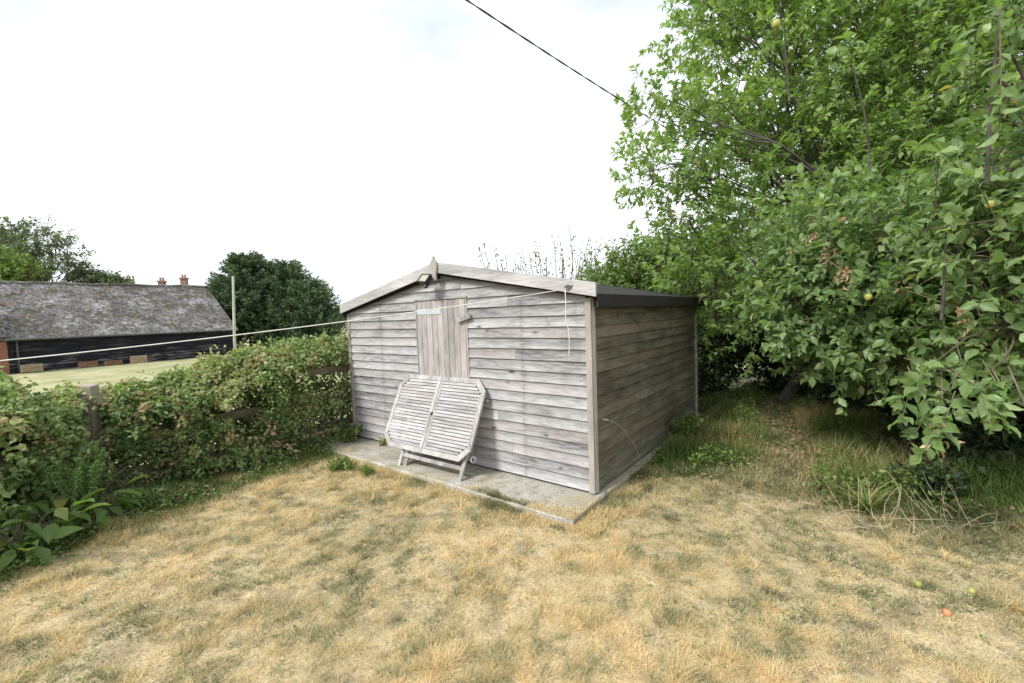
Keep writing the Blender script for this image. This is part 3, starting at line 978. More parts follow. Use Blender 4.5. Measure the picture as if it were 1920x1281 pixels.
# long upright shoots reaching past the crown
mb = MB()
ab = np.array(apple.location)
for (x0, y0, x1, y1, yy) in [(1875, 20, 1850, 345, 2.7), (1590, 100, 1630, 320, 4.0), (1640, 380, 1700, 560, 3.8), (1775, 400, 1765, 600, 3.2), (1470, 40, 1480, 190, 5.0), (1360, 440, 1500, 560, 4.7)]:
    mb = MB(); mb.tube([p - ab for p in bent(at(x1, y1, yy), at(x0, y0, yy * .98), .03, 5)], [.011, .010, .009, .008, .006, .004], 6, cap=False)
    mb.build('branch', M_BARK, apple, smooth=True)
for (px, py, yy, k_) in [(1580, 515, 3.6, 26), (1522, 440, 4.1, 20), (1545, 480, 3.9, 16), (1690, 540, 3.5, 10), (1805, 590, 3.1, 24), (1770, 820, 2.5, 10), (1560, 470, 3.9, 10), (1590, 655, 4.1, 12)]:
    c_ = at(px, py, yy) - ab
    leaf_cloud('dead_leaves', c_ + RNG.normal(size=(k_, 3)) * np.array([.03, .03, .05]), RNG.normal(size=(k_, 3)) - np.array([0, 0, .8]), rnd_unit(k_), RNG.uniform(.035, .06, k_), RNG.uniform(.015, .03, k_), RNG.uniform(.90, 1, k_), M_LF_HEDGE, apple, T_FINE, 2.0)
ts = MB()
M_APPLE = NT('apple_skin')
_n = M_APPLE.noise(M_APPLE.coords(), 14, 3)
M_APPLE.bsdf(M_APPLE.ramp(_n, [(.35, (.24, .30, .07)), (.6, (.42, .42, .12)), (.75, (.52, .28, .12))]), .4, spec=.4); M_APPLE = M_APPLE.m
M_APPLER = simple('apple_red_skin', (.50, .20, .10), .5, .4, 0, .4, 20)
PROF = [(.001, .045), (.010, .050), (.022, .052), (.031, .044), (.036, .028), (.034, .012), (.026, -.006), (.015, -.014), (.006, -.012), (.001, -.008)]


def apple_mesh(s=1.0):
    m = MB(); m.lathe([(r * s, (z - .02) * s) for r, z in PROF[::-1]], n=14, tint=.5)
    m.tube([(0, 0, .022 * s), (.003, .002, .045 * s)], .0012, 4)
    return m


for (px, py, yy, s) in [(1855, 383, 2.9, .7), (1628, 557, 3.7, .8), (1455, 45, 4.6, 1.1), (1570, 660, 4.0, .6)]:
    o = apple_mesh(s).build('apple', M_APPLE, apple, smooth=True)
    o.location = Vector((at(px, py, yy) - ab).tolist())

# shrubs behind the shed
tree('green_shrub', 'bright green leafy shrub just over the dark eaves of the shed', 'shrub', (2.3, 9.3, gz(2.3, 9.3)),
     [lump(1200, 520, 55, 9.0), lump(1260, 505, 60, 9.0), lump(1130, 545, 42, 9.2), lump(1180, 600, 80, 9.2), lump(1290, 580, 80, 8.8), lump(1330, 500, 60, 8.6)], 2200, .085, .055, M_LF_MID, .06, .4, 13, up=.5, subs=4)


def whips():
    base = np.array([.9, 9.6, gz(.9, 9.6)])
    root = empty('whippy_shrub', tuple(base)); tag(root, 'thin leggy shoots with sparse small leaves above the shed roof', 'shrub')
    mb = MB(); P = []; D = []
    for px in np.linspace(905, 1130, 30):
        px = px + RNG.uniform(-8, 8)
        top = 505 - 75 * abs(math.sin(px * .11)) * RNG.uniform(.35, 1.0) - (12 if 1030 < px < 1120 else 0)
        t_ = at(px, top, 9.6 + RNG.uniform(-.5, .5)); b_ = base + np.array([(t_[0] - base[0]) * .6, RNG.uniform(-.3, .3), 0])
        pts = bent(b_, t_, .02, 6)
        mb.tube([p - base for p in pts], list(np.linspace(.014, .0055, 7)), 4, cap=False)
        for k in range(46):
            f = 1 - (RNG.random() ** 1.2) * .6
            p = b_ + (t_ - b_) * f
            P.append(p + RNG.normal(size=3) * .05); D.append(RNG.normal(size=3) + np.array([0, 0, .7]))
    mb.build('stems', M_TWIG, root)
    P = np.array(P); D = np.array(D); n = len(P)
    leaf_cloud('leaves', P - base, D, rnd_unit(n), RNG.uniform(.04, .085, n), RNG.uniform(.025, .045, n), RNG.random(n), M_LF_SPRIG, root)


whips()

# dark bushes in the shade below the trees
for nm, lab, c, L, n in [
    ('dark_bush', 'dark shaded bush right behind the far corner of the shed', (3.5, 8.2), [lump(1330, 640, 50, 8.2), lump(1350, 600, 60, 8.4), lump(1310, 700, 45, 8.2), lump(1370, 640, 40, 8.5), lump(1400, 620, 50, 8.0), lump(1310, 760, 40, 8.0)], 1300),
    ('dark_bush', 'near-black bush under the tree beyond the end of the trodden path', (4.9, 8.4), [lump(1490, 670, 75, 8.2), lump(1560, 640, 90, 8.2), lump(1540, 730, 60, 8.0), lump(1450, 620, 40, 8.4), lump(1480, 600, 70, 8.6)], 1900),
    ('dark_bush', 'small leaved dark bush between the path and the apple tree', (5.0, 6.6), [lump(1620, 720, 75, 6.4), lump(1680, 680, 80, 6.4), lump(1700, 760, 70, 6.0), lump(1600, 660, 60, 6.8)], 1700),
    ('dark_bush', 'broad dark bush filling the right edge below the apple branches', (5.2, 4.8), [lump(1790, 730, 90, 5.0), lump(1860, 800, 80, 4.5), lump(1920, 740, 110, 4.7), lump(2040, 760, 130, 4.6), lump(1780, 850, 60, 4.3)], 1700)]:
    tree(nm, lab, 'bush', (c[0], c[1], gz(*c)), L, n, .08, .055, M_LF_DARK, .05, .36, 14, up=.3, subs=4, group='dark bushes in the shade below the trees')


# backdrop hedgerow beyond, partly seen through the gaps
def field_hedge():
    base = np.array([9.0, 15.0, gz(9, 15)])
    L = [(x, 16.2 + .5 * math.sin(x) - .35 * (x - 5), z, 1.1, .8, 1.0) for x in np.arange(3.5, 18, 1.1) for z in (.6, 2.0)]
    tree('field_hedge', 'dark overgrown hedgerow at the far edge of the rough under the trees', 'hedge', tuple(base), L, 3600, .12, .085, M_LF_DARK, .08, .5, 12, subs=2)


field_hedge()


# ------------------------------------------------------------------ fence on the left
def fence():
    root = empty('rail_fence', (FA[0], FA[1], gz(*FA))); tag(root, 'mossy post and rail fence half buried in the bramble hedge', 'fence')
    o0 = np.array([FA[0], FA[1], gz(*FA)])
    ts_ = [-3.6, -1.8, 0, 1.9, 3.6]
    for k, t_ in enumerate(ts_):
        p = FA + FD * t_; z = gz(*p)
        mb = MB(); h = 1.12 if t_ else 1.14; wv = .10 if t_ else .15
        mb.hexa([(p[0] - wv / 2 - o0[0], p[1] - .05 - o0[1], z - .1 - o0[2]), (p[0] + wv / 2 - o0[0], p[1] - .05 - o0[1], z - .1 - o0[2]), (p[0] + wv / 2 - o0[0], p[1] + .05 - o0[1], z - .1 - o0[2]), (p[0] - wv / 2 - o0[0], p[1] + .05 - o0[1], z - .1 - o0[2]),
                 (p[0] - wv / 2 - o0[0] + .01, p[1] - .05 - o0[1], z + h - o0[2]), (p[0] + wv / 2 - o0[0], p[1] - .05 - o0[1], z + h - .02 - o0[2]), (p[0] + wv / 2 - o0[0], p[1] + .05 - o0[1], z + h - .01 - o0[2]), (p[0] - wv / 2 - o0[0] + .01, p[1] + .05 - o0[1], z + h - o0[2])])
        mb.build('post', M_POST, root, bevel=.006)
    for h in (.20, .58, .98):
        for (a_, b_) in ((-3.7, 0.05), (-.05, 1.95), (1.85, 4.6)):
            A = FA + FD * a_ - FN * .075; B = FA + FD * b_ - FN * .075
            mb = MB(); mb.beam(np.array([A[0], A[1], gz(*A) + h]) - o0, np.array([B[0], B[1], gz(*B) + h + random.uniform(-.02, .02)]) - o0, .035, .095); mb.build('rail', M_RAIL, root, bevel=.003)


fence()


# ------------------------------------------------------------------ bramble hedge
def hedge():
    o0 = np.array([FA[0], FA[1], gz(*FA)])
    root = empty('bramble_hedge', tuple(o0)); tag(root, 'tangled bramble hedge sprawling over the fence along the left side of the lawn', 'hedge')
    n = 120000
    t_ = RNG.uniform(-3.8, 2.98, n)
    H = np.interp(t_, [-3.8, -1.5, -.7, -.1, .1, .6, 1.0, 1.5, 2.3, 3.1], [1.14, 1.16, 1.19, 1.08, 1.03, 1.06, 1.14, 1.34, 1.34, 1.28])
    H = H + .16 * (vn2(t_, t_ * 0, 3.0) - .5) + .16 * (vn2(t_, t_ * 0 + 4, 8.0) - .5)
    wfront = np.interp(t_, [-3.8, -1.2, -.7, -.3, 0, .6, 1.6, 2.4, 3.2], [1.1, 1.05, .85, .50, .28, .40, .52, .44, .25])
    wback = .30
    # superellipse cross-section, mostly near the skin
    th = RNG.uniform(-.25, math.pi + .1, n)
    rad = np.where(RNG.random(n) < .7, RNG.uniform(.80, 1.05, n), RNG.uniform(.05, .8, n))
    bulge = 1 + .60 * (vnoise(np.stack([t_, th, th * 0], 1), 2.6) - .5) + .25 * (vnoise(np.stack([t_, th * .6, th * 0], 1), 6.5) - .5)
    cx = np.cos(th); sz_ = np.sin(th)
    cx = np.sign(cx) * np.abs(cx) ** .7; sz_ = np.sign(sz_) * np.abs(sz_) ** .7
    off = np.where(cx > 0, cx * wfront, cx * wback) * rad * bulge     # + towards lawn
    z = np.maximum(.02, (.42 + sz_ * (H - .42) * np.where(sz_ > .6, 1.0, bulge)) * 1.0) * np.where(rad > .9, 1, np.minimum(1, rad + .1))
    # openings where the rails show
    gap = ((t_ > 1.95) & (t_ < 3.0) & (off > -.06) & (z > .76) & (z < 1.13))
    gap |= ((t_ > 2.05) & (off > -.02) & (z < .9) & (z > .1) & (RNG.random(n) < .62))
    gap |= (z > .2) & (z < .95) & (off > .12) & (vn2(t_, z, 4.2, 19) > .72)
    gap |= ((t_ > .3) & (t_ < 2.9) & (z < .30) & (z > .10) & (off > -.0) & (vn2(t_, z, 3.0, 3) > .5) & (RNG.random(n) < .9))
    gap |= ((np.abs(t_ - .03) < .10) & (off > -.02) & (z > .70) & (RNG.random(n) < .93))
    gap |= ((np.abs(t_ - .02) < .12) & (z > 1.0)) | ((np.abs(t_) < .14) & (z > .25) & (off > .02) & (RNG.random(n) < .6))
    k = ~gap
    t_, off, z, th, cx, sz_ = t_[k], off[k], z[k], th[k], cx[k], sz_[k]
    n = len(t_)
    X = FA[0] + FD[0] * t_ - FN[0] * off; Y = FA[1] + FD[1] * t_ - FN[1] * off
    Z = tz(X, Y) + z
    P = np.stack([X, Y, Z], 1) + RNG.normal(size=(n, 3)) * .02
    outv = np.stack([-FN[0] * cx, -FN[1] * cx, sz_], 1)
    D = norm(RNG.normal(size=(n, 3)) + outv * .4 - np.array([0, 0, .25]))
    Nn = outv * .9 + np.array([0, 0, .6]) + RNG.normal(size=(n, 3)) * .45
    pat = vnoise(P, 2.2, 7); pat2 = vnoise(P, 5.5, 3)
    tint = .20 + .62 * pat * .9 + .40 * (pat2 - .5) + RNG.normal(0, .12, n)
    tint += np.where(z > .95, .20, .05) + np.where((z < .35), -.06, 0)
    brown = ((pat2 > .58) & (pat < .58) & (RNG.random(n) < .33)) | (RNG.random(n) < .03)
    tint = np.where(brown, RNG.uniform(.84, 1, n), np.clip(tint, 0, .82))
    sz = RNG.uniform(.6, 1.25, n)
    # sprays: arching canes of one plant each, with their own tone and leaf size
    skin = np.where((rad[k] > .85) & (z > .12))[0]
    pick = RNG.choice(skin, 2400, replace=False)
    ns, pl = len(pick), 30
    A = P[pick] - outv[pick] * .08; dv = norm(outv[pick] * .55 + RNG.normal(size=(ns, 3)) * .6 + np.array([0, 0, .25]))
    ln = RNG.uniform(.12, .36, ns); f = np.linspace(.05, 1, pl)[None]
    Q = A[:, None] + dv[:, None] * (ln[:, None] * f)[..., None]; Q[..., 2] -= (ln[:, None] * f ** 2) * .55
    Q = (Q + RNG.normal(size=Q.shape) * .022).reshape(-1, 3)
    bt = np.clip(.30 + .9 * (pat[pick] - .35) + RNG.normal(0, .19, ns) + .06 + .16 * (z[pick] > .9), .02, .82)
    bt = np.where(RNG.random(ns) < .05, RNG.uniform(.86, .99, ns), bt)
    st_ = np.clip(np.repeat(bt, pl) + RNG.normal(0, .05, ns * pl), 0, 1)
    ss = np.repeat(RNG.uniform(.6, 1.35, ns), pl) * RNG.uniform(.7, 1.2, ns * pl)
    okk = ~((np.abs(((Q[:, 0] - FA[0]) * FD[0] + (Q[:, 1] - FA[1]) * FD[1]) - .02) < .11) & (Q[:, 2] > .62))
    tq = (Q[:, 0] - FA[0]) * FD[0] + (Q[:, 1] - FA[1]) * FD[1]
    okk &= ~((tq > 1.95) & (Q[:, 2] > .70) & (Q[:, 2] < 1.05)) & ~((tq > 2.1) & (Q[:, 2] < .75) & (RNG.random(len(Q)) < .6))
    Q, st_, ss = Q[okk], st_[okk], ss[okk]; m = len(Q)
    leaf_cloud('sprays', Q - o0, RNG.normal(size=(m, 3)) - np.array([0, 0, .1]), np.array([-FN[0] * .6, -FN[1] * .6, .8]) + RNG.normal(size=(m, 3)) * .5, .048 * ss, .032 * ss, st_, M_LF_HEDGE, root, T_FINE)
    leaf_cloud('foliage', P - o0, D, Nn, .046 * sz, .033 * sz, tint, M_LF_HEDGE, root, T_SIMPLE)
    # inner dead stems and a few arching canes
    mb = MB()
    for i in range(420):
        tt = RNG.uniform(-3.6, 3.0); of = RNG.uniform(-.2, .42)
        a_ = FA + FD * tt - FN * of; za = gz(*a_)
        b_ = a_ + RNG.normal(size=2) * .25
        h = RNG.uniform(.2, .95)
        pts = bent((a_[0], a_[1], za + RNG.uniform(0, .3)), (b_[0], b_[1], za + h), .18, 4)
        mb.tube([p - o0 for p in pts], [.005, .004, .004, .003, .002], 4, cap=False)
    mb.build('dead_stems', M_TWIG, root)
    mb = MB(); P2 = []
    for i in range(190):
        tt = RNG.uniform(-3.4, 2.9); hh = np.interp(tt, [-1.5, 0, 1, 1.5, 3], [1.05, .95, 1.1, 1.3, 1.3])
        a_ = FA + FD * tt - FN * RNG.uniform(-.25, .3); dirn = RNG.normal(size=2) * .25 + np.array([.0, -.1])
        p0 = np.array([a_[0], a_[1], gz(*a_) + hh - .15]); p2 = p0 + np.array([dirn[0], dirn[1], RNG.uniform(.06, .40) * RNG.random() ** .4])
        pts = [p0, p0 * .5 + p2 * .5 + np.array([0, 0, .06]), p2]
        mb.tube([p - o0 for p in pts], [.003, .0025, .0015], 4, cap=False)
        for f in np.linspace(.2, 1, 9): P2.append(p0 + (p2 - p0) * f + np.array([0, 0, .06 * math.sin(f * 3.1)]) + RNG.normal(size=3) * .012)
    mb.build('canes', M_TWIG, root)
    P2 = np.array(P2); n = len(P2)
    leaf_cloud('shoots', P2 - o0, RNG.normal(size=(n, 3)) + np.array([0, 0, .4]), RNG.normal(size=(n, 3)) * .5 + np.array([0, 0, 1]), RNG.uniform(.03, .055, n), RNG.uniform(.02, .036, n), RNG.uniform(.45, .8, n), M_LF_HEDGE, root)


hedge()


# fern-like pale herb, spiky plant, ivy on the shed, broad-leaved docks
def herb(name, label, cat, p, h, r, n, ll, lw, mat, seed_up=.5, tmpl=T_SIMPLE, stems=14, tint=None, group=None):
    base = np.array([p[0], p[1], gz(*p)])
    root = empty(name, tuple(base)); tag(root, label, cat, group)
    mb = MB(); P = []; D = []
    for s in range(stems):
        q = RNG.uniform(0, 6.283); rr = r * RNG.uniform(.2, 1)
        top = np.array([rr * math.cos(q), rr * math.sin(q), h * RNG.uniform(.6, 1)])
        pts = bent((top[0] * .15, top[1] * .15, 0), top, .06, 4)
        mb.tube(pts, [.004, .0035, .003, .0025, .0015], 4, cap=False)
        for k in range(n // stems):
            f = RNG.uniform(.25, 1.0) * 4; i = min(3, int(f)); a_ = pts[i] + (pts[i + 1] - pts[i]) * (f - i)
            P.append(a_); D.append(RNG.normal(size=3) + np.array([0, 0, seed_up - .3]))
    mb.build('stems', M_TWIG, root)
    P = np.array(P); D = np.array(D); m = len(P); sz = RNG.uniform(.6, 1.2, m)
    leaf_cloud('leaves', P, D, RNG.normal(size=(m, 3)) * .4 + np.array([0, 0, 1]), ll * sz, lw * sz, RNG.random(m) if tint is None else RNG.uniform(*tint, m), mat, root, tmpl)
    return root


gp = lambda px, py: CAMP + ray(px, py) * ((-.05 - CAM_H) / ray(px, py)[2])
herb('feathery_herb', 'pale green feathery herb leaning out of the hedge below the fence post', 'plant', gp(165, 1000)[:2] + np.array([-.05, .05]), .72, .22, 2600, .038, .013, M_LF_FERN, stems=26)
herb('feathery_herb', 'tuft of lime green herb poking over the hedge top left of the post', 'plant', (FA - FD * .42 - FN * -.1), 1.27, .12, 900, .04, .02, M_LF_FERN, stems=14)
herb('climber', 'small sprig of ivy clinging to the left corner of the shed', 'plant', local_to_world(-SW + .02, -.07), 1.56, .06, 60, .055, .045, M_LF_DARK, stems=3)
herb('yellow_weed', 'little yellowing weed at the foot of the shed wall left of the table', 'weed', local_to_world(-2.95, -.09), .17, .06, 90, .035, .025, M_LF_DOCK, stems=6, tint=(.6, .95))
herb('leafy_weed', 'dark green leafy weed growing at the left front corner of the shed', 'weed', local_to_world(-3.5, -.2), .28, .22, 700, .04, .028, M_LF_MID, stems=24)
herb('leafy_weed', 'low green weed clump on the slab edge nearest the hedge', 'weed', gp(640, 882)[:2], .13, .20, 700, .05, .014, M_LF_MID, stems=30)
herb('leafy_weed', 'smaller green weed tuft on the slab edge left of the table leg', 'weed', gp(685, 890)[:2], .08, .11, 260, .05, .012, M_LF_MID, stems=14)
herb('nettle_plant', 'green nettle patch against the back end of the shed side wall', 'plant', gp(1285, 835)[:2], .42, .26, 900, .055, .034, M_LF_MID, stems=26)
herb('nettle_plant', 'small fresh green weed standing in the shade right of the shed slab', 'plant', gp(1315, 885)[:2], .22, .12, 260, .045, .03, M_LF_MID, stems=9)
herb('nettle_plant', 'dark leafy clump rising from the rough grass under the hanging apple branch', 'plant', gp(1745, 935)[:2], .36, .3, 900, .05, .034, M_LF_DARK, stems=30)


def spiky(label, p, h, n, z0=0.0, mat=None, spread=.9):
    base = np.array([p[0], p[1], gz(*p) + z0])
    root = empty('spiky_plant', tuple(base)); tag(root, label, 'plant')
    P = RNG.normal(size=(n, 3)) * .02; P[:, 2] = 0
    q = RNG.uniform(0, 6.283, n)
    D = np.stack([np.cos(q) * spread, np.sin(q) * spread, RNG.uniform(.5, 1.6, n)], 1)
    leaf_cloud('blades', P, D, np.stack([-np.cos(q) * 1, -np.sin(q) * 1, np.full(n, .7)], 1), h * RNG.uniform(.5, 1.1, n), .018, RNG.uniform(.1, .75, n), mat or M_LONG, root, T_BLADE, 2.4)
    mb = MB(); mb.tube([(0, 0, -z0 - .02), (0, 0, .01)], .02, 6); mb.build('stem', M_TWIG, root)


spiky('spiky green strap leaved plant in the hedge beside the upper rail', (FA + FD * 1.75 - FN * .38), .42, 60, .72)
spiky('second spiky plant lower down, in front of the rail near the shed', (FA + FD * 2.25 - FN * .3), .36, 40, .48)
spiky('arching tuft of strap leaves at the lawn edge under the apple tree', gp(1625, 955)[:2], .38, 70)


def dock(label, p, n, h, seed):
    base = np.array([p[0], p[1], gz(*p)])
    root = empty('dock_plant', tuple(base)); tag(root, label, 'plant')
    mb = MB(); P = []; D = []; Nn = []
    for k in range(n):
        q = RNG.uniform(0, 6.283); r_ = RNG.uniform(.02, .2); z = h * RNG.uniform(.25, 1)
        e = np.array([r_ * math.cos(q), r_ * math.sin(q), z])
        mb.tube([(0, 0, 0), e * np.array([.4, .4, .6]), e], [.006, .005, .004], 5, cap=False)
        P.append(e); D.append([math.cos(q) * .8, math.sin(q) * .8, RNG.uniform(-.9, .5)]); Nn.append([math.cos(q) * .6, math.sin(q) * .6, 1.0])
    mb.build('stalks', M_TWIG, root)
    P, D, Nn = map(np.array, (P, D, Nn)); m = len(P)
    leaf_cloud('leaves', P, D, Nn + RNG.normal(size=(m, 3)) * .25, RNG.uniform(.14, .23, m), RNG.uniform(.07, .11, m), RNG.beta(1.4, 3.0, m), M_LF_DOCK, root, T_FINE)


dock('broad leaved dock plant at the left edge of the lawn, lowest in the corner', gp(40, 1055)[:2], 26, .34, 1)
dock('broad leaved dock with drooping leaves just right of the corner one', gp(110, 1030)[:2], 22, .32, 2)
dock('tall dock plant with yellowing leaves against the hedge', gp(60, 990)[:2], 26, .55, 3)
dock('dock plant furthest from the corner, below the feathery herb', gp(195, 985)[:2], 16, .3, 4)


# ------------------------------------------------------------------ lawn grass (nobody could count it)
def in_slab(x, y, m=0.0):
    lx = (x - SC[0]) * SX[0] + (y - SC[1]) * SX[1]; ly = (x - SC[0]) * SY[0] + (y - SC[1]) * SY[1]
    return (lx > -3.95 - m) & (lx < .085 + m) & (ly > -.54 - m) & (ly < 3.33 + m)


def left_side(x, y):   # metres inside the lawn from the hedge edge
    ey = np.array([p[1] for p in LEFT_EDGE]); ex = np.array([p[0] for p in LEFT_EDGE])
    return x - np.interp(y, ey, ex)


def lawn():
    n = 760000
    rr = 1.0 + 8.5 * RNG.random(n) ** 1.25
    an = RNG.uniform(-1.0, 1.0, n)
    x = rr * np.sin(an); y = rr * np.cos(an)
    b = beyond_right(x, y); l = left_side(x, y)
    e = (vn2(x, y, 6) - .5) * .3
    k = (~in_slab(x, y, -.02 + 0.0)) & (b < .25 + e) & (l > -.35) & (y < 6.2)
    pdl = seg_dist(x, y, PATH); k |= (pdl < .4) & (~in_slab(x, y)) & (RNG.random(n) < .35)
    bare = (vn2(x, y, 4.2, 70) > .78) & (vn2(x, y, 13, 71) > .45) | (np.hypot(x - 2.06, (y - 2.25) * 1.3) < .14 + .1 * vn2(x, y, 9, 2))
    k &= ~(bare & (RNG.random(n) < .55))
    x, y = x[k], y[k]; n = len(x); rr = rr[k]; l = l[k]; b = b[k]
    z = tz(x, y) - .004
    clump = vn2(x, y, 4.5, 3); fine = vn2(x, y, 14, 9); big = vn2(x, y, .9, 5); mid = vn2(x, y, 2.1, 11)
    hgt = (.007 + .022 * clump * fine * 1.6 + .010 * RNG.random(n)) * (1 + .25 * (rr > 4))
    q = RNG.uniform(0, 6.283, n); lean = RNG.uniform(.5, 2.2, n)
    wind = np.stack([np.cos(big * 9), np.sin(big * 9)], 1) * .5
    D = np.stack([np.cos(q) * lean + wind[:, 0], np.sin(q) * lean + wind[:, 1], np.ones(n)], 1)
    tint = .60 + .32 * (mid - .5) + .26 * (big - .5) + .30 * (fine - .5) + RNG.normal(0, .13, n)
    green = (vn2(x, y, 3.4, 21) > .63) & (vn2(x, y, 8.7, 17) > .42)
    tint = np.where(green, tint - .18, tint)
    green2 = (vn2(x, y, 9, 40) > .62) & (vn2(x, y, 23, 44) > .42)
    tint = np.where(green2, tint - .25, tint)
    green3 = (vn2(x, y, 15, 90) > .66)
    tint = np.where(green3, tint - .22, tint)
    straw = (vn2(x, y, 6.5, 60) > .66); tint = np.where(straw, tint + .10, tint)
    lf = np.clip(1 - l / .55, 0, 1); tint -= lf * .45 * (.6 + .8 * RNG.random(n)); hgt *= 1 + lf * 1.3
    rf = np.clip(1 + b / .5, 0, 1); tint -= rf * .22 * (RNG.random(n) + .5); hgt *= 1 + rf * .8
    rg = np.clip((x - .6) / 2.5, 0, 1); tint -= rg * (.08 + .16 * (vn2(x, y, 5.5, 61) > .5)); tint -= .22 * np.clip((y - 3.9) / .8, 0, 1) * (x > .9)
    tint = np.clip(tint, 0, 1)
    tuft = (vn2(x, y, 8, 33) > .66); hgt = hgt * (1 + .9 * tuft) + np.where(green2 | green3, .010, 0)
    L = hgt * np.sqrt(1 + lean ** 2) * .85
    W = np.clip(.0013 + .0007 * rr, .0018, .0060) * RNG.uniform(.7, 1.3, n)
    o = leaf_cloud('lawn_grass', np.stack([x, y, z], 1), D, np.stack([-np.cos(q), -np.sin(q), lean], 1) + RNG.normal(size=(n, 3)) * .3, L, W, tint, M_GRASS, None, T_TRI)
    tag(o, 'short parched straw coloured lawn grass with faded green patches', 'grass', kind='stuff')


lawn()


def longgrass():
    n = 170000
    x = RNG.uniform(1.0, 8.0, n); y = RNG.uniform(2.0, 8.6, n)
    b = beyond_right(x, y)
    pd = seg_dist(x, y, PATH)
    lx = (x - SC[0]) * SX[0] + (y - SC[1]) * SX[1]
    k = (b > -.05) & (~in_slab(x, y, .02)) & (lx > .12) & ((pd > .22) | (RNG.random(n) < .35))
    k &= (vn2(x, y, 2.5, 31) > .25) | (RNG.random(n) < .4)
    x, y, b, pd = x[k], y[k], b[k], pd[k]; n = len(x)
    z = tz(x, y) - .005
    h = (.05 + .22 * np.clip(b / .7, .15, 1) * vn2(x, y, 1.8, 8) * 1.5) * RNG.uniform(.5, 1.2, n) * np.clip(pd / .5, .25, 1)
    q = RNG.uniform(0, 6.283, n); lean = RNG.uniform(.15, .9, n)
    D = np.stack([np.cos(q) * lean, np.sin(q) * lean, np.ones(n)], 1)
    tint = np.clip(.42 + 1.1 * (vn2(x, y, 1.9, 50) - .42) + RNG.normal(0, .20, n) + .2 * (pd < .5), 0, 1)
    o = leaf_cloud('long_grass', np.stack([x, y, z], 1), D, np.stack([-np.cos(q), -np.sin(q), lean], 1), h, RNG.uniform(.004, .009, n), tint, M_LONG, None, T_BLADE, 1.8)
    tag(o, 'long green and straw grass growing rough under the trees at right', 'grass', kind='stuff')
    n = 9000
    x = RNG.uniform(1.2, 8.0, n); y = RNG.uniform(2.0, 9.0, n); b = beyond_right(x, y); pd = seg_dist(x, y, PATH)
    k = (b > -.25) & (~in_slab(x, y, .02)) & ((pd < .6) | (RNG.random(n) < .5)); x, y = x[k], y[k]; n = len(x)
    P = np.stack([x, y, tz(x, y) + RNG.uniform(.01, .05, n)], 1)
    o = leaf_cloud('leaf_litter', P, RNG.normal(size=(n, 3)) * np.array([1, 1, .25]), np.array([0, 0, 1.]) + RNG.normal(size=(n, 3)) * .35, RNG.uniform(.03, .06, n), RNG.uniform(.02, .035, n), RNG.uniform(.82, 1, n), M_LF_HEDGE, None, T_SIMPLE, 1.5)
    tag(o, 'brown fallen leaves littering the rough ground under the trees', 'leaf litter', kind='stuff')
    # little rosettes of clover and plantain in the parched turf
    n = 26000
    x = RNG.uniform(-3.6, 4.0, n); y = RNG.uniform(1.0, 5.2, n)
    k = (beyond_right(x, y) < .2) & (left_side(x, y) > 0) & (~in_slab(x, y)) & (vn2(x, y, 3.1, 13) > .56) & (vn2(x, y, 12, 14) > .60); x, y = x[k], y[k]; n = len(x)
    P = np.stack([x, y, tz(x, y) + RNG.uniform(.004, .018, n)], 1)
    o = leaf_cloud('lawn_weeds', P, RNG.normal(size=(n, 3)) * np.array([1, 1, .25]), np.array([0, 0, 1.]) + RNG.normal(size=(n, 3)) * .35, RNG.uniform(.012, .026, n), RNG.uniform(.008, .014, n), RNG.uniform(.1, .7, n), M_LF_HEDGE)
    tag(o, 'small dull green clover and plantain leaves dotted through the parched lawn', 'weeds', kind='stuff')
    # low leafy weeds through the rough
    n = 52000
    x = RNG.uniform(1.2, 7.0, n); y = RNG.uniform(2.6, 9.0, n); b = beyond_right(x, y); pd = seg_dist(x, y, PATH)
    k = (b > .15) & (~in_slab(x, y, .04)) & (pd > .30) & (vn2(x, y, 2.8, 77) > .44); x, y = x[k], y[k]; n = len(x)
    P = np.stack([x, y, tz(x, y) + RNG.uniform(.02, .30, n) * vn2(x, y, 2.8, 77)], 1)
    o = leaf_cloud('ground_weeds', P, RNG.normal(size=(n, 3)) * np.array([1, 1, .5]), np.array([0, 0, 1.]) + RNG.normal(size=(n, 3)) * .4, RNG.uniform(.03, .06, n), RNG.uniform(.018, .035, n), RNG.uniform(0, .8, n), M_LF_MID)
    tag(o, 'low broad leaved weeds growing among the long grass in the shade', 'weeds', kind='stuff')
    n = 34000
    yy = RNG.uniform(1.6, 5.9, n); ex = np.interp(yy, [q[1] for q in LEFT_EDGE], [q[0] for q in LEFT_EDGE])
    x = ex + RNG.normal(.0, .20, n) + .22 * np.clip((yy - 3.6), 0, 1) * RNG.random(n); y = yy
    k = (vn2(x, y, 3.3, 15) > .42) & (~in_slab(x, y, -.05)); x, y = x[k], y[k]; n = len(x)
    P = np.stack([x, y, tz(x, y) + RNG.uniform(.01, .16, n) * vn2(x, y, 3.3, 15)], 1)
    o = leaf_cloud('verge_weeds', P, RNG.normal(size=(n, 3)) * np.array([1, 1, .5]), np.array([0, 0, 1.]) + RNG.normal(size=(n, 3)) * .45, RNG.uniform(.02, .05, n), RNG.uniform(.012, .028, n), np.clip(RNG.normal(.42, .2, n) + .5 * (RNG.random(n) < .06), 0, 1), M_LF_HEDGE)
    tag(o, 'low mixed weeds creeping from the hedge foot into the lawn', 'weeds', kind='stuff')
    # shaggy strip along the hedge foot and beyond it, and around the slab
    n = 46000
    t_ = RNG.random(n); seg = RNG.integers(0, len(LEFT_EDGE) - 1, n)
    LE = np.array(LEFT_EDGE)
    p = LE[seg] + (LE[seg + 1] - LE[seg]) * t_[:, None]
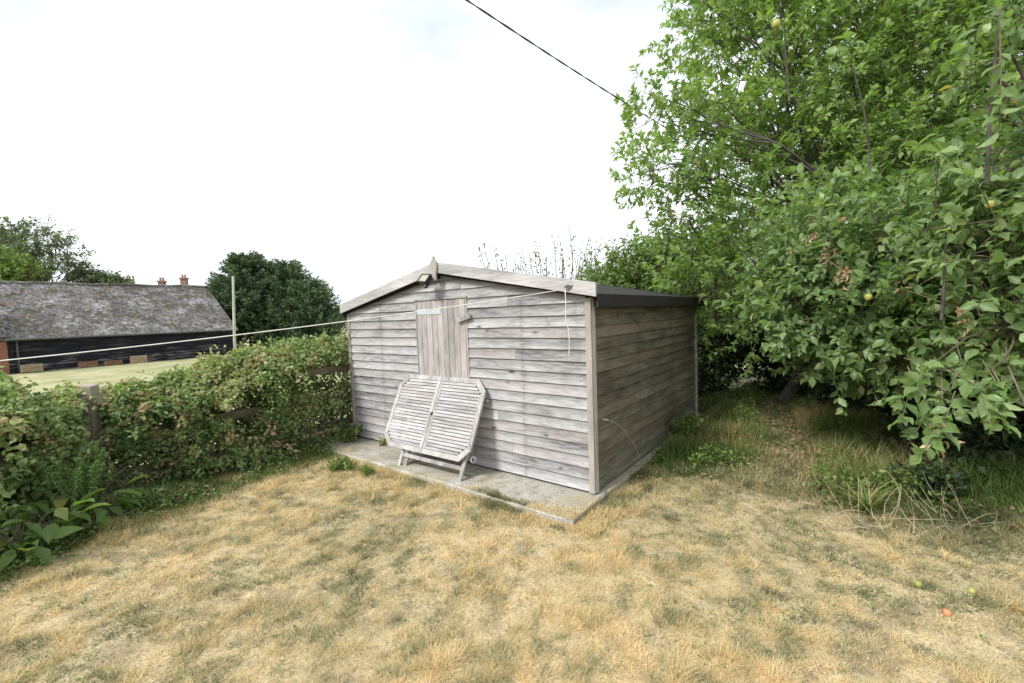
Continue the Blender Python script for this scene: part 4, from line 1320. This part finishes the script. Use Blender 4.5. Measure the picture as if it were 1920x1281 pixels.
    off = RNG.normal(0, .17, n) - .05 + np.abs(RNG.normal(0, .22, n)) * np.clip((p[:, 1] - 3.0) / 1.5, 0, 1)
    x = p[:, 0] + off; y = p[:, 1] - off * .5
    k = ~in_slab(x, y, -.03); x, y = x[k], y[k]; n = len(x)
    z = tz(x, y) - .004; h = (.03 + .13 * vn2(x, y, 3, 4)) * RNG.uniform(.5, 1.2, n); q = RNG.uniform(0, 6.283, n); lean = RNG.uniform(.3, 1.2, n)
    D = np.stack([np.cos(q) * lean, np.sin(q) * lean, np.ones(n)], 1)
    o = leaf_cloud('verge_grass', np.stack([x, y, z], 1), D, np.stack([-np.cos(q), -np.sin(q), lean], 1), h, RNG.uniform(.004, .008, n), np.clip(.30 + RNG.normal(0, .2, n) + .5 * (vn2(x, y, 2, 2) - .5), 0, 1), M_LONG, None, T_BLADE, 1.5)
    tag(o, 'greener shaggy grass along the foot of the bramble hedge', 'grass', kind='stuff')
    # tufts at the slab's edge
    n = 24000
    s = np.where(RNG.random(n) < .5, RNG.uniform(-.8, .3, n), RNG.uniform(-4.0, .3, n)); side = RNG.random(n) < .38
    lx = np.where(side, RNG.uniform(.07, .33, n), s); ly = np.where(side, RNG.uniform(-.6, 2.6, n), -.54 + .16 * np.clip(vn2(s, s * 0, 2.3, 5) - .45, 0, 1) * RNG.random(n) * 2 - np.abs(RNG.normal(0, .07, n)) + np.where((s > -.9) & (RNG.random(n) < .6), RNG.uniform(0, .30, n) * np.clip((s + .9) / 1.0, 0, 1) * RNG.random(n) ** .5, 0) + np.where(s < -3.0, RNG.uniform(0, .28, n) * (RNG.random(n) < .6), 0))
    x = SC[0] + lx * SX[0] + ly * SY[0]; y = SC[1] + lx * SX[1] + ly * SY[1]
    on = in_slab(x, y, .0); z = np.where(on, .0005, tz(x, y) - .004); h = (.025 + .05 * vn2(x, y, 5, 4)) * np.where(on, .6, 1) * RNG.uniform(.5, 1.3, n); q = RNG.uniform(0, 6.283, n); lean = RNG.uniform(.3, 1.4, n)
    D = np.stack([np.cos(q) * lean, np.sin(q) * lean, np.ones(n)], 1)
    tt = np.clip(.62 + RNG.normal(0, .18, n) - .5 * (vn2(x, y, 4, 12) > .62), 0, 1)
    o = leaf_cloud('slab_edge_grass', np.stack([x, y, z], 1), D, np.stack([-np.cos(q), -np.sin(q), lean], 1), h, RNG.uniform(.002, .005, n), tt, M_GRASS, None, T_BLADE, 1.2)
    tag(o, 'dry grass tufts lapping over the concrete slab edge', 'grass', kind='stuff')


longgrass()


# ------------------------------------------------------------------ small things on the lawn
for (px, py, mat, s, lab) in [(1720, 1100, M_APPLE, .6, 'yellow green windfall apple lying on the lawn, the left of the two'),
                              (1822, 1112, M_APPLE, .55, 'yellow green windfall apple lying on the lawn nearest the right edge'),
                              (1775, 1153, M_APPLER, .55, 'reddish orange windfall apple in the dry grass at right')]:
    p = gp(px, py)
    root = empty('fallen_apple', (p[0], p[1], gz(p[0], p[1]) + .012)); tag(root, lab, 'apple', 'windfall apples on the lawn')
    o = apple_mesh(s).build('fruit', mat, root, smooth=True)
    root.rotation_euler = (random.uniform(1, 2), random.uniform(0, 2), random.uniform(0, 6))


def dead_leaf(px, py, lab, tint_, s):
    p = gp(px, py)
    root_p = np.array([[p[0], p[1], gz(p[0], p[1]) + .02]])
    n = 4
    q = RNG.uniform(0, 6.28, n)
    o = leaf_cloud('dead_leaf', np.zeros((n, 3)), np.stack([np.cos(q), np.sin(q), np.full(n, .2)], 1), np.tile([0, 0, 1.], (n, 1)) + RNG.normal(size=(n, 3)) * .3, np.full(n, s), np.full(n, s * .5), np.full(n, tint_), M_LF_DOCK, None, T_FINE)
    o.location = Vector(root_p[0].tolist()); tag(o, lab, 'leaf')


dead_leaf(1895, 1150, 'curled tan dead leaf near the right edge of the lawn', 1.0, .05)
dead_leaf(1505, 893, 'yellow fallen leaf on the trodden path under the apple tree', .8, .05)


def stalk():
    p = gp(1203, 868); base = np.array([p[0], p[1], gz(p[0], p[1])])
    root = empty('dry_grass_stalk', tuple(base)); tag(root, 'single bleached seed stalk arching in front of the shed side wall', 'stalk')
    y0 = 4.52
    p = at(1203, 868, y0); base = p.copy(); base[2] = 0.0; root.location = Vector(base.tolist())
    pts = [base, at(1203, 868, y0), at(1190, 835, 4.32), at(1170, 806, 4.12), at(1152, 792, 3.98), at(1143, 789, 3.90)]
    mb = MB(); mb.tube([q - base for q in pts], [.004, .004, .0036, .0034, .003, .003], 5); mb.build('stem', M_DRYSTEM, root, smooth=True)
    a_ = at(1144, 789, 3.90) - base; b_ = at(1130, 786, 3.80) - base
    mb = MB(); mb.tube([a_, a_ * .6 + b_ * .4, b_], [.003, .010, .003], 6); mb.build('seed_head', M_DRYSTEM, root, smooth=True)


stalk()


def dry_heap():
    p = gp(1750, 1000); base = np.array([p[0], p[1], gz(p[0], p[1])])
    root = empty('dry_stem_heap', tuple(base)); tag(root, 'heap of bleached dry stems lying at the lawn edge under the apple branch', 'dry stems')
    for k in range(1):
        mb = MB()
        for i in range(46):
            a_ = np.array([RNG.uniform(-.55, .4), RNG.uniform(-.08, .25), RNG.uniform(.0, .06)])
            if i % 2: d_ = np.array([RNG.uniform(-.5, .5), RNG.uniform(-.1, .1), RNG.uniform(0, .08)])
            else: d_ = np.array([RNG.uniform(-.12, .12), RNG.uniform(-.05, .2), RNG.uniform(.12, .34)])
            mb.tube(bent(a_, a_ + d_, .08, 4), [.0026, .0024, .002, .0018, .001], 4)
        tag(mb.build('stems', M_DRYSTEM, root), kind='stuff')


dry_heap()

for (x1, y1, x2, y2, lab) in [(430, 868, 462, 872, 'pale snapped stick at the hedge foot, left of the pair'), (590, 800, 628, 812, 'thin bleached stick lying below the rail near the shed')]:
    A = gp(x1, y1); B = gp(x2, y2); A[2] = gz(A[0], A[1]) + .03; B[2] = gz(B[0], B[1]) + .08
    mb = MB(); mb.tube([p - A for p in bent(A, B, .06, 4)], [.009, .008, .008, .007, .005], 6)
    mb.tube([(B - A) * .55, (B - A) * .7 + np.array([.03, .02, .09])], [.006, .003], 5)
    o = mb.build('stick', M_DRYSTEM, smooth=True); o.location = Vector(A.tolist()); tag(o, lab, 'stick')


# ------------------------------------------------------------------ barn, brick building, house, far trees, pole
def barn_roof_mat():
    t = NT('old_tiles')
    v = t.coords()
    br = t.n('TexBrick'); t.l(t.coords((1, 1, 1)), br.inputs['Vector'])
    n1 = t.noise(v, .8, 6, .65); n2 = t.noise(v, 6, 6, .7); n3 = t.noise(v, 2.2, 5, .6)
    c = t.ramp(n1, [(.38, (.10, .095, .092)), (.52, (.17, .165, .165)), (.66, (.28, .27, .28))])
    c = t.mix(.9, c, t.ramp(n2, [(.40, (.35,) * 3), (.50, (1.0,) * 3), (.60, (1.45,) * 3)]), 'MULTIPLY')
    c = t.mix(t.ramp(n3, [(.52, (0, 0, 0)), (.58, (.8,) * 3)]), c, (.075, .068, .04))
    c = t.mix(t.ramp(t.noise(v, 2.6, 6, .75), [(.58, (0, 0, 0)), (.64, (.8,) * 3)]), c, (.26, .15, .07))
    c = t.mix(t.ramp(t.noise(v, 5.1, 4, .7), [(.62, (0, 0, 0)), (.66, (.8,) * 3)]), c, (.45, .43, .42))
    t.bsdf(c, .9, n2, .7, .05, .15)
    return t.m


def barnwall_mat():
    t = NT('black_weatherboard')
    v = t.coords((.35, .35, 4.2), 0); n = t.noise(v, 1.6, 5, .7)
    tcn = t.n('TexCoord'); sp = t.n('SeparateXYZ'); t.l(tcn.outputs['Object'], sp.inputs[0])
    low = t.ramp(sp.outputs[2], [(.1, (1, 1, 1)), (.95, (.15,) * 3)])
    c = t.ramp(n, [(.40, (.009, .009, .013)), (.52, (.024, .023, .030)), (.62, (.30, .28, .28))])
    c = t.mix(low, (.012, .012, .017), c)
    t.bsdf(c, .8, n, .3, .02, .2)
    return t.m


def brick_mat(name, c1, c2, mortar, scale=1.0):
    t = NT(name)
    tcn = t.n('TexCoord'); sp = t.n('SeparateXYZ'); t.l(tcn.outputs['Object'], sp.inputs[0])
    cb = t.n('CombineXYZ'); t.l(t.math('ADD', sp.outputs[0], sp.outputs[1]), cb.inputs[0]); t.l(sp.outputs[2], cb.inputs[1])
    br = t.n('TexBrick'); t.l(cb.outputs[0], br.inputs['Vector'])
    br.inputs['Color1'].default_value = (*c1, 1); br.inputs['Color2'].default_value = (*c2, 1); br.inputs['Mortar'].default_value = (*mortar, 1)
    br.inputs['Scale'].default_value = 1; br.inputs['Brick Width'].default_value = .23 * scale; br.inputs['Row Height'].default_value = .075 * scale; br.inputs['Mortar Size'].default_value = .008
    n = t.noise(t.coords(), 3, 5); c = t.mix(.4, br.outputs['Color'], t.ramp(n, [(.3, (.5,) * 3), (.7, (1.3,) * 3)]), 'MULTIPLY')
    t.bsdf(c, .9, br.outputs['Fac'], .3, .01, .15)
    return t.m


M_BARNROOF = barn_roof_mat(); M_BARNWALL = barnwall_mat()
M_BRICK = brick_mat('red_brick', (.36, .13, .07), (.28, .10, .06), (.35, .30, .25))
M_TILE = simple('brown_roof_tiles', (.22, .13, .10), .9, .15, 0, .4, 5, .4)


def barn():
    # eaves corners as seen: left (20,632) and right (440,617)
    A = at(22, 633, 25.0); B = at(441, 617, 34.7)
    u = (B - A)[:2]; Lh = np.linalg.norm(u); u = u / Lh; nrm = np.array([-u[1], u[0]])    # nrm points away to the left-back
    z_e = (A[2] + B[2]) / 2 + .02
    base = np.array([A[0], A[1], gz(A[0], A[1])])
    ang = math.atan2(u[1], u[0])
    root = empty('timber_barn', tuple(base), ang); tag(root, 'long low black weatherboarded barn with an old mossy tiled roof', 'barn')
    ze = z_e - base[2]; hs = 4.6; rise = 3.55
    X0, X1 = -9.0, Lh
    # board clad walls
    mb = MB(); z = -.6
    while z < ze - .02:
        z1 = min(z + .17, ze)
        mb.hexa([(X0, -.03, z), (X1 - .25, -.03, z), (X1 - .25, .05, z), (X0, .05, z), (X0, .0, z1), (X1 - .25, .0, z1), (X1 - .25, .05, z1), (X0, .05, z1)]); z += .17
    mb.build('front_wall', M_BARNWALL, root)
    for xx in (X0 + .1, X1 - .3):
        mb = MB(); vs = [(xx, .06, -.6), (xx, 2 * hs - .3, -.6), (xx, 2 * hs - .3, ze), (xx, hs, ze + rise - .15), (xx, .06, ze), (xx + .05, .06, -.6), (xx + .05, 2 * hs - .3, -.6), (xx + .05, 2 * hs - .3, ze), (xx + .05, hs, ze + rise - .15), (xx + .05, .06, ze)]
        mb.add(vs, [(0, 1, 2, 3, 4), (9, 8, 7, 6, 5), (0, 4, 9, 5), (1, 6, 7, 2), (2, 7, 8, 3), (3, 8, 9, 4)]); mb.build('gable_wall', M_BARNWALL, root)
    mb = MB(); mb.box((X0, 2 * hs - .29, -.6), (X1 - .3, 2 * hs - .2, ze)); mb.build('back_wall', M_BARNWALL, root)
    # sagging roof slopes
    for sg in (0, 1):
        mb = MB(); nx, ny = 40, 12; vs = []
        for j in range(ny + 1):
            for i in range(nx + 1):
                f = j / ny; x = X0 - .1 + (X1 - X0 + .2) * i / nx
                y = (-.28 + (hs + .28) * f) if sg == 0 else (2 * hs + .05 - (hs + .05) * f)
                zz = ze - .1 + (rise + .1) * f - .07 * math.sin(math.pi * f) - .08 * math.sin(math.pi * i / nx) * f + .03 * math.sin(i * .9) * f
                vs.append((x, y, zz))
        n1 = len(vs); vs += [(x, y, z - .09) for x, y, z in vs]
        fs = []
        for j in range(ny):
            for i in range(nx):
                a = j * (nx + 1) + i; q = (a, a + 1, a + nx + 2, a + nx + 1)
                fs.append(q if sg == 0 else q[::-1]); fs.append(tuple(k + n1 for k in (q[::-1] if sg == 0 else q)))
        for i in range(nx):
            a = i; fs.append((a, a + n1, a + 1 + n1, a + 1))
        for j in range(ny):
            for i in (0, nx):
                a = j * (nx + 1) + i; b = a + nx + 1; fs.append((a, b, b + n1, a + n1))
        mb.add(vs, fs, .5); mb.build('roof', M_BARNROOF, root)
    mb = MB(); mb.tube([(X0 - .1 + (X1 - X0 + .2) * i / 40, hs, ze + rise + .02 - .08 * math.sin(math.pi * i / 40) + .03 * math.sin(i * .9)) for i in range(41)], .10, 8); mb.build('ridge', M_BARNROOF, root)
    mb = MB(); mb.tube([(X0, -.32, ze - .12), (X1, -.32, ze - .12)], .05, 8); mb.build('gutter', M_GUTTER, root)
    mb = MB(); mb.tube([(.15, -.3, ze - .15), (.15, -.12, ze - .35), (.15, -.12, .1)], .045, 8); mb.build('downpipe', M_GUTTER, root)
    # boxes standing in front: pallets and a pale crate
    for (s, w_, h_, col, lab, nm) in [(3.0, .9, .34, M_P1, 'rusty orange pallet leaning on the barn wall, the left one', 'pallet'), (4.2, .9, .30, M_P1, 'rusty orange pallet leaning on the barn wall beside the pale crate', 'pallet'), (5.5, .9, .5, M_P2, 'pale wooden crate standing against the barn wall', 'crate'), (.6, .9, .45, M_P2, 'low pale trough at the barn corner by the brick wall', 'trough')]:
        p = A[:2] + u * s - nrm * .35
        r2 = empty(nm, (p[0], p[1], gz(*p)), ang); tag(r2, lab, nm)
        for k in range(4):
            mb = MB(); mb.box((-w_ / 2, -.06, .03 + k * h_ / 4), (w_ / 2, -.03, .01 + (k + 1) * h_ / 4)); mb.build('board', col, r2)
        for xx in (-w_ / 2 + .04, 0, w_ / 2 - .04):
            mb = MB(); mb.box((xx - .04, -.028, 0), (xx + .04, .10, h_)); mb.build('upright', col, r2)
    return base, ang, Lh


M_P1 = simple('rusty_orange_wood', (.26, .14, .09), .9, .2, 0, .35, 6)
M_P2 = simple('pale_crate_wood', (.38, .29, .19), .9, .2, 0, .25, 6)
barn()


def outhouse():
    # its near right-hand corner shows at the left edge of the picture
    c = at(14, 700, 23.6); c = c - np.array([1.25, 0, 0])
    base = np.array([c[0], c[1], gz(c[0], c[1])])
    root = empty('brick_outhouse', tuple(base), R(0)); tag(root, 'red brick outhouse at the left edge with a dark sloping roof', 'outhouse')
    ez = at(14, 632, 23.6)[2] - base[2]
    mb = MB(); mb.box((-6, 0, -.5), (0, 1.2, ez)); mb.build('wall', M_BRICK, root)
    mb = MB(); x0, x1 = -6.2, .12
    mb.hexa([(x0, -.15, ez - .02), (x1, -.15, ez - .02), (x1, 1.3, ez - .02), (x0, 1.3, ez - .02), (x0, -.15, ez + 3.2), (x1 - 1.9, -.15, ez + 3.0), (x1 - 1.9, 1.3, ez + 3.0), (x0, 1.3, ez + 3.2)]); mb.build('roof', M_BARNROOF, root)


outhouse()


def house():
    M_BRICK = brick_mat('dull_brick', (.30, .17, .12), (.24, .14, .10), (.32, .28, .25))
    yy = 62
    p = at(345, 620, yy); base = np.array([p[0], p[1], -.8])
    root = empty('brick_house', tuple(base), R(8)); tag(root, 'distant brick house with brown tiled roof and two chimneys behind the barn', 'house')
    rz = at(345, 541, yy)[2] - base[2]; ez = rz - 2.6
    x0, x1 = -3.6, 4.6; hs = 3.5
    mb = MB(); mb.box((x0 + .2, -hs + .2, 0), (x1 - .2, hs - .2, ez)); mb.build('wall', M_BRICK, root)
    mb = MB(); vs = [(x0, -hs, ez - .1), (x1, -hs, ez - .1), (x1, hs, ez - .1), (x0, hs, ez - .1), (x0, 0, rz - .35), (x1 - 2.2, 0, rz)]
    mb.add(vs, [(0, 1, 5, 4), (2, 3, 4, 5), (1, 2, 5), (3, 0, 4), (3, 2, 1, 0)]); rf = mb.build('roof', M_TILE, root)
    for px, top in ((308, 528), (346, 522)):
        q = at(px, 545, yy) - base; zt = at(px, top, yy)[2] - base[2]
        mb = MB(); w_ = .36
        mb.box((q[0] - w_, -.3, rz - 1.2), (q[0] + w_, .3, zt - .12)); mb.box((q[0] - w_ - .09, -.39, zt - .119), (q[0] + w_ + .09, .39, zt + .08))
        ch = mb.build('chimney', M_BRICK, root)
        for s in (-.17, .17):
            mb = MB(); mb.lathe([(.11, 0), (.13, .06), (.10, .42), (.12, .46)], (q[0] + s, 0, zt + .08), 10); mb.build('chimney_pot', M_POT, root)
    for xx in (-2.4, .2, 2.6):
        mb = MB(); mb.box((xx - .5, -hs + .15, 2.0), (xx + .5, -hs + .19, 3.1)); wn = mb.build('window', M_POLE, root)
        mb = MB(); mb.box((xx - .42, -hs + .13, 2.08), (xx + .42, -hs + .145, 3.02)); mb.build('pane', M_BLACKPL, wn)


house()

# pale pole
p = at(441, 645, 22.0); g_ = gz(p[0], p[1]); top = at(437, 518, 22.0)
root = empty('wooden_pole', (p[0], p[1], g_)); tag(root, 'pale bare wooden pole standing in front of the dark conifers', 'pole')
mb = MB(); mb.tube([(0, 0, -.3), (-.02, 0, 1.5), (top[0] - p[0], top[1] - p[1], top[2] - g_)], [.075, .07, .058], 10); mb.build('shaft', M_POLE, root, smooth=True)
mb = MB(); mb.tube([(top[0] - p[0] - .07, top[1] - p[1], top[2] - g_ - .12), (top[0] - p[0] + .07, top[1] - p[1], top[2] - g_ - .12)], .01, 6); mb.build('bolt', M_GUTTER, root)

# thin wire from the far tree to the house
a = at(120, 476, 55); b = at(330, 528, 60)
mb = MB(); mb.tube([q - a for q in curve_pts(a, b, .15, 16)], .022, 5)
o = mb.build('telephone_wire', M_GUTTER); o.location = Vector(a.tolist()); tag(o, 'faint thin wire running from the far tree to the house chimneys', 'wire')


# small field fence beyond the hedge near the shed
def far_fence():
    A = at(560, 640, 13.5); B = at(720, 632, 15.0)
    base = np.array([A[0], A[1], gz(A[0], A[1])])
    root = empty('field_fence', tuple(base)); tag(root, 'low weathered field fence seen over the hedge left of the shed', 'fence')
    for f in (0, .33, .52, .8, 1.1):
        q = A + (B - A) * f; g2 = gz(q[0], q[1])
        mb = MB(); mb.box((q[0] - base[0] - .05, q[1] - base[1] - .04, g2 - base[2] - .1), (q[0] - base[0] + .05, q[1] - base[1] + .04, at(0, 0, 1)[2] * 0 + 1.02 - base[2] + .0)); mb.build('post', M_POST, root)
    for z in (.95, .72):
        mb = MB(); q0 = A - (B - A) * .1; q1 = A + (B - A) * 1.2
        mb.beam((q0[0] - base[0], q0[1] - base[1] - .06, z - base[2]), (q1[0] - base[0], q1[1] - base[1] - .06, z - base[2] + .02), .03, .09); mb.build('rail', M_RAIL, root)


far_fence()


def conifer(label, px, ptop, pbot_y, yy, wpx, n, right_bias=0.0):
    """dense upswept conifer: profile cone with drooping flat sprays in clumps"""
    t_ = at(px, ptop, yy); g2 = gz(t_[0], t_[1]); base = np.array([t_[0], t_[1], g2]); H = t_[2] - g2; Rm = wpx * pxm(yy)
    root = empty('conifer', tuple(base)); tag(root, label, 'conifer', 'dense dark conifers beyond the hedge')
    mb = MB(); mb.tube([(0, 0, 0), (.05, 0, H * .5), (0, 0, H * .97)], [.28, .2, .04], 8); mb.build('trunk', M_BARK, root, smooth=True)
    nc = 380
    f = RNG.random(nc) ** .85; q = RNG.uniform(0, 6.283, nc)
    prof = np.interp(f, [0, .12, .45, .7, .88, 1], [.86, 1, .93, .68, .38, .03])
    rad = Rm * prof * np.where(RNG.random(nc) < .14, RNG.uniform(1.0, 1.16, nc), RNG.uniform(.66, 1.0, nc))
    C = np.stack([rad * np.cos(q), rad * np.sin(q), H * (.03 + f * .94)], 1)
    k = n // nc
    ou = np.stack([np.cos(q), np.sin(q), np.full(nc, .55)], 1)
    spread = RNG.normal(size=(nc, k, 3)) * np.array([.28, .28, .12])
    tt = RNG.random((nc, k, 1)) ** .8
    P = C[:, None] + spread * (1.25 - tt) + ou[:, None] * (tt - .6) * 2.1
    D = ou[:, None] + RNG.normal(size=(nc, k, 3)) * .55
    P = P.reshape(-1, 3); D = D.reshape(-1, 3); m = len(P)
    tint = np.clip(.30 + .35 * np.repeat(RNG.random(nc), k) + .5 * (tt.reshape(-1) - .5) + RNG.normal(0, .14, m), 0, 1)
    leaf_cloud('crown', P, D, rnd_unit(m) + np.array([0, 0, .8]), RNG.uniform(.18, .42, m), RNG.uniform(.07, .15, m), tint, M_LF_CONIFER, root)


conifer('dense dark conifer with the tallest ragged top, behind the wooden pole', 462, 478, 640, 40, 62, 26000)
conifer('dark conifer with a rounded top right of the tallest one', 535, 492, 640, 41, 58, 24000)
conifer('shorter dark conifer nearest the shed roof end', 582, 532, 640, 40, 46, 16000)
conifer('low dark conifer half hidden behind the barn gable', 420, 520, 640, 42, 30, 10000)


def fl_(px, py, r, y, sq=.8): 
    c = at(px, py, y); m = r * pxm(y); return (*c, m, m, m * sq)


tree('broadleaf_tree', 'large open crowned tree rising behind the left end of the barn', 'tree', (*at(60, 620, 46)[:2], -.8),
     [fl_(20, 450, 32, 46), fl_(80, 460, 28, 46), fl_(110, 480, 34, 46), fl_(50, 500, 36, 46), fl_(148, 500, 20, 46), fl_(0, 480, 38, 47), fl_(-60, 450, 60, 47), fl_(75, 438, 16, 46), fl_(95, 510, 34, 46), fl_(5, 432, 22, 46)],
     520, .34, .22, M_LF_FAR, .38, 1.3, 14, up=.4, subs=6, twig_r=.02, ground=False)
tree('round_bush', 'dark rounded treetop just above the barn ridge', 'tree', (*at(200, 620, 48)[:2], -.8),
     [fl_(165, 528, 18, 48), fl_(192, 530, 16, 48), fl_(218, 536, 15, 48), fl_(190, 545, 26, 48)], 420, .34, .22, M_LF_FAR, .3, 1.0, 14, up=.3, subs=3, twig_r=.02, ground=False)
tree('leafy_tree', 'greener low tree at the left edge behind the mossy barn roof', 'tree', (*at(15, 620, 42)[:2], -.8),
     [fl_(10, 505, 30, 42), fl_(-30, 500, 40, 42), fl_(40, 520, 20, 42)], 420, .32, .2, M_LF_MID, .3, 1.2, 14, up=.3, subs=3, twig_r=.02, ground=False)


# distant tree belt right round the horizon so that the land does not simply stop
def belt():
    n = 26000
    q = RNG.uniform(0, 6.283, n)
    r_ = 170 + 14 * np.sin(q * 5) + RNG.uniform(-3, 3, n)
    h = 4.5 + 3.5 * vn2(np.cos(q) * 20, np.sin(q) * 20, .9)
    z = -.8 + h * RNG.random(n)
    P = np.stack([r_ * np.sin(q), r_ * np.cos(q), z], 1)
    o = leaf_cloud('distant_woodland', P, RNG.normal(size=(n, 3)), rnd_unit(n), RNG.uniform(1.5, 3, n), RNG.uniform(1.0, 2.2, n), RNG.random(n), M_LF_FAR)
    tag(o, 'far belt of woodland closing the fields', 'woodland', kind='stuff')


belt()
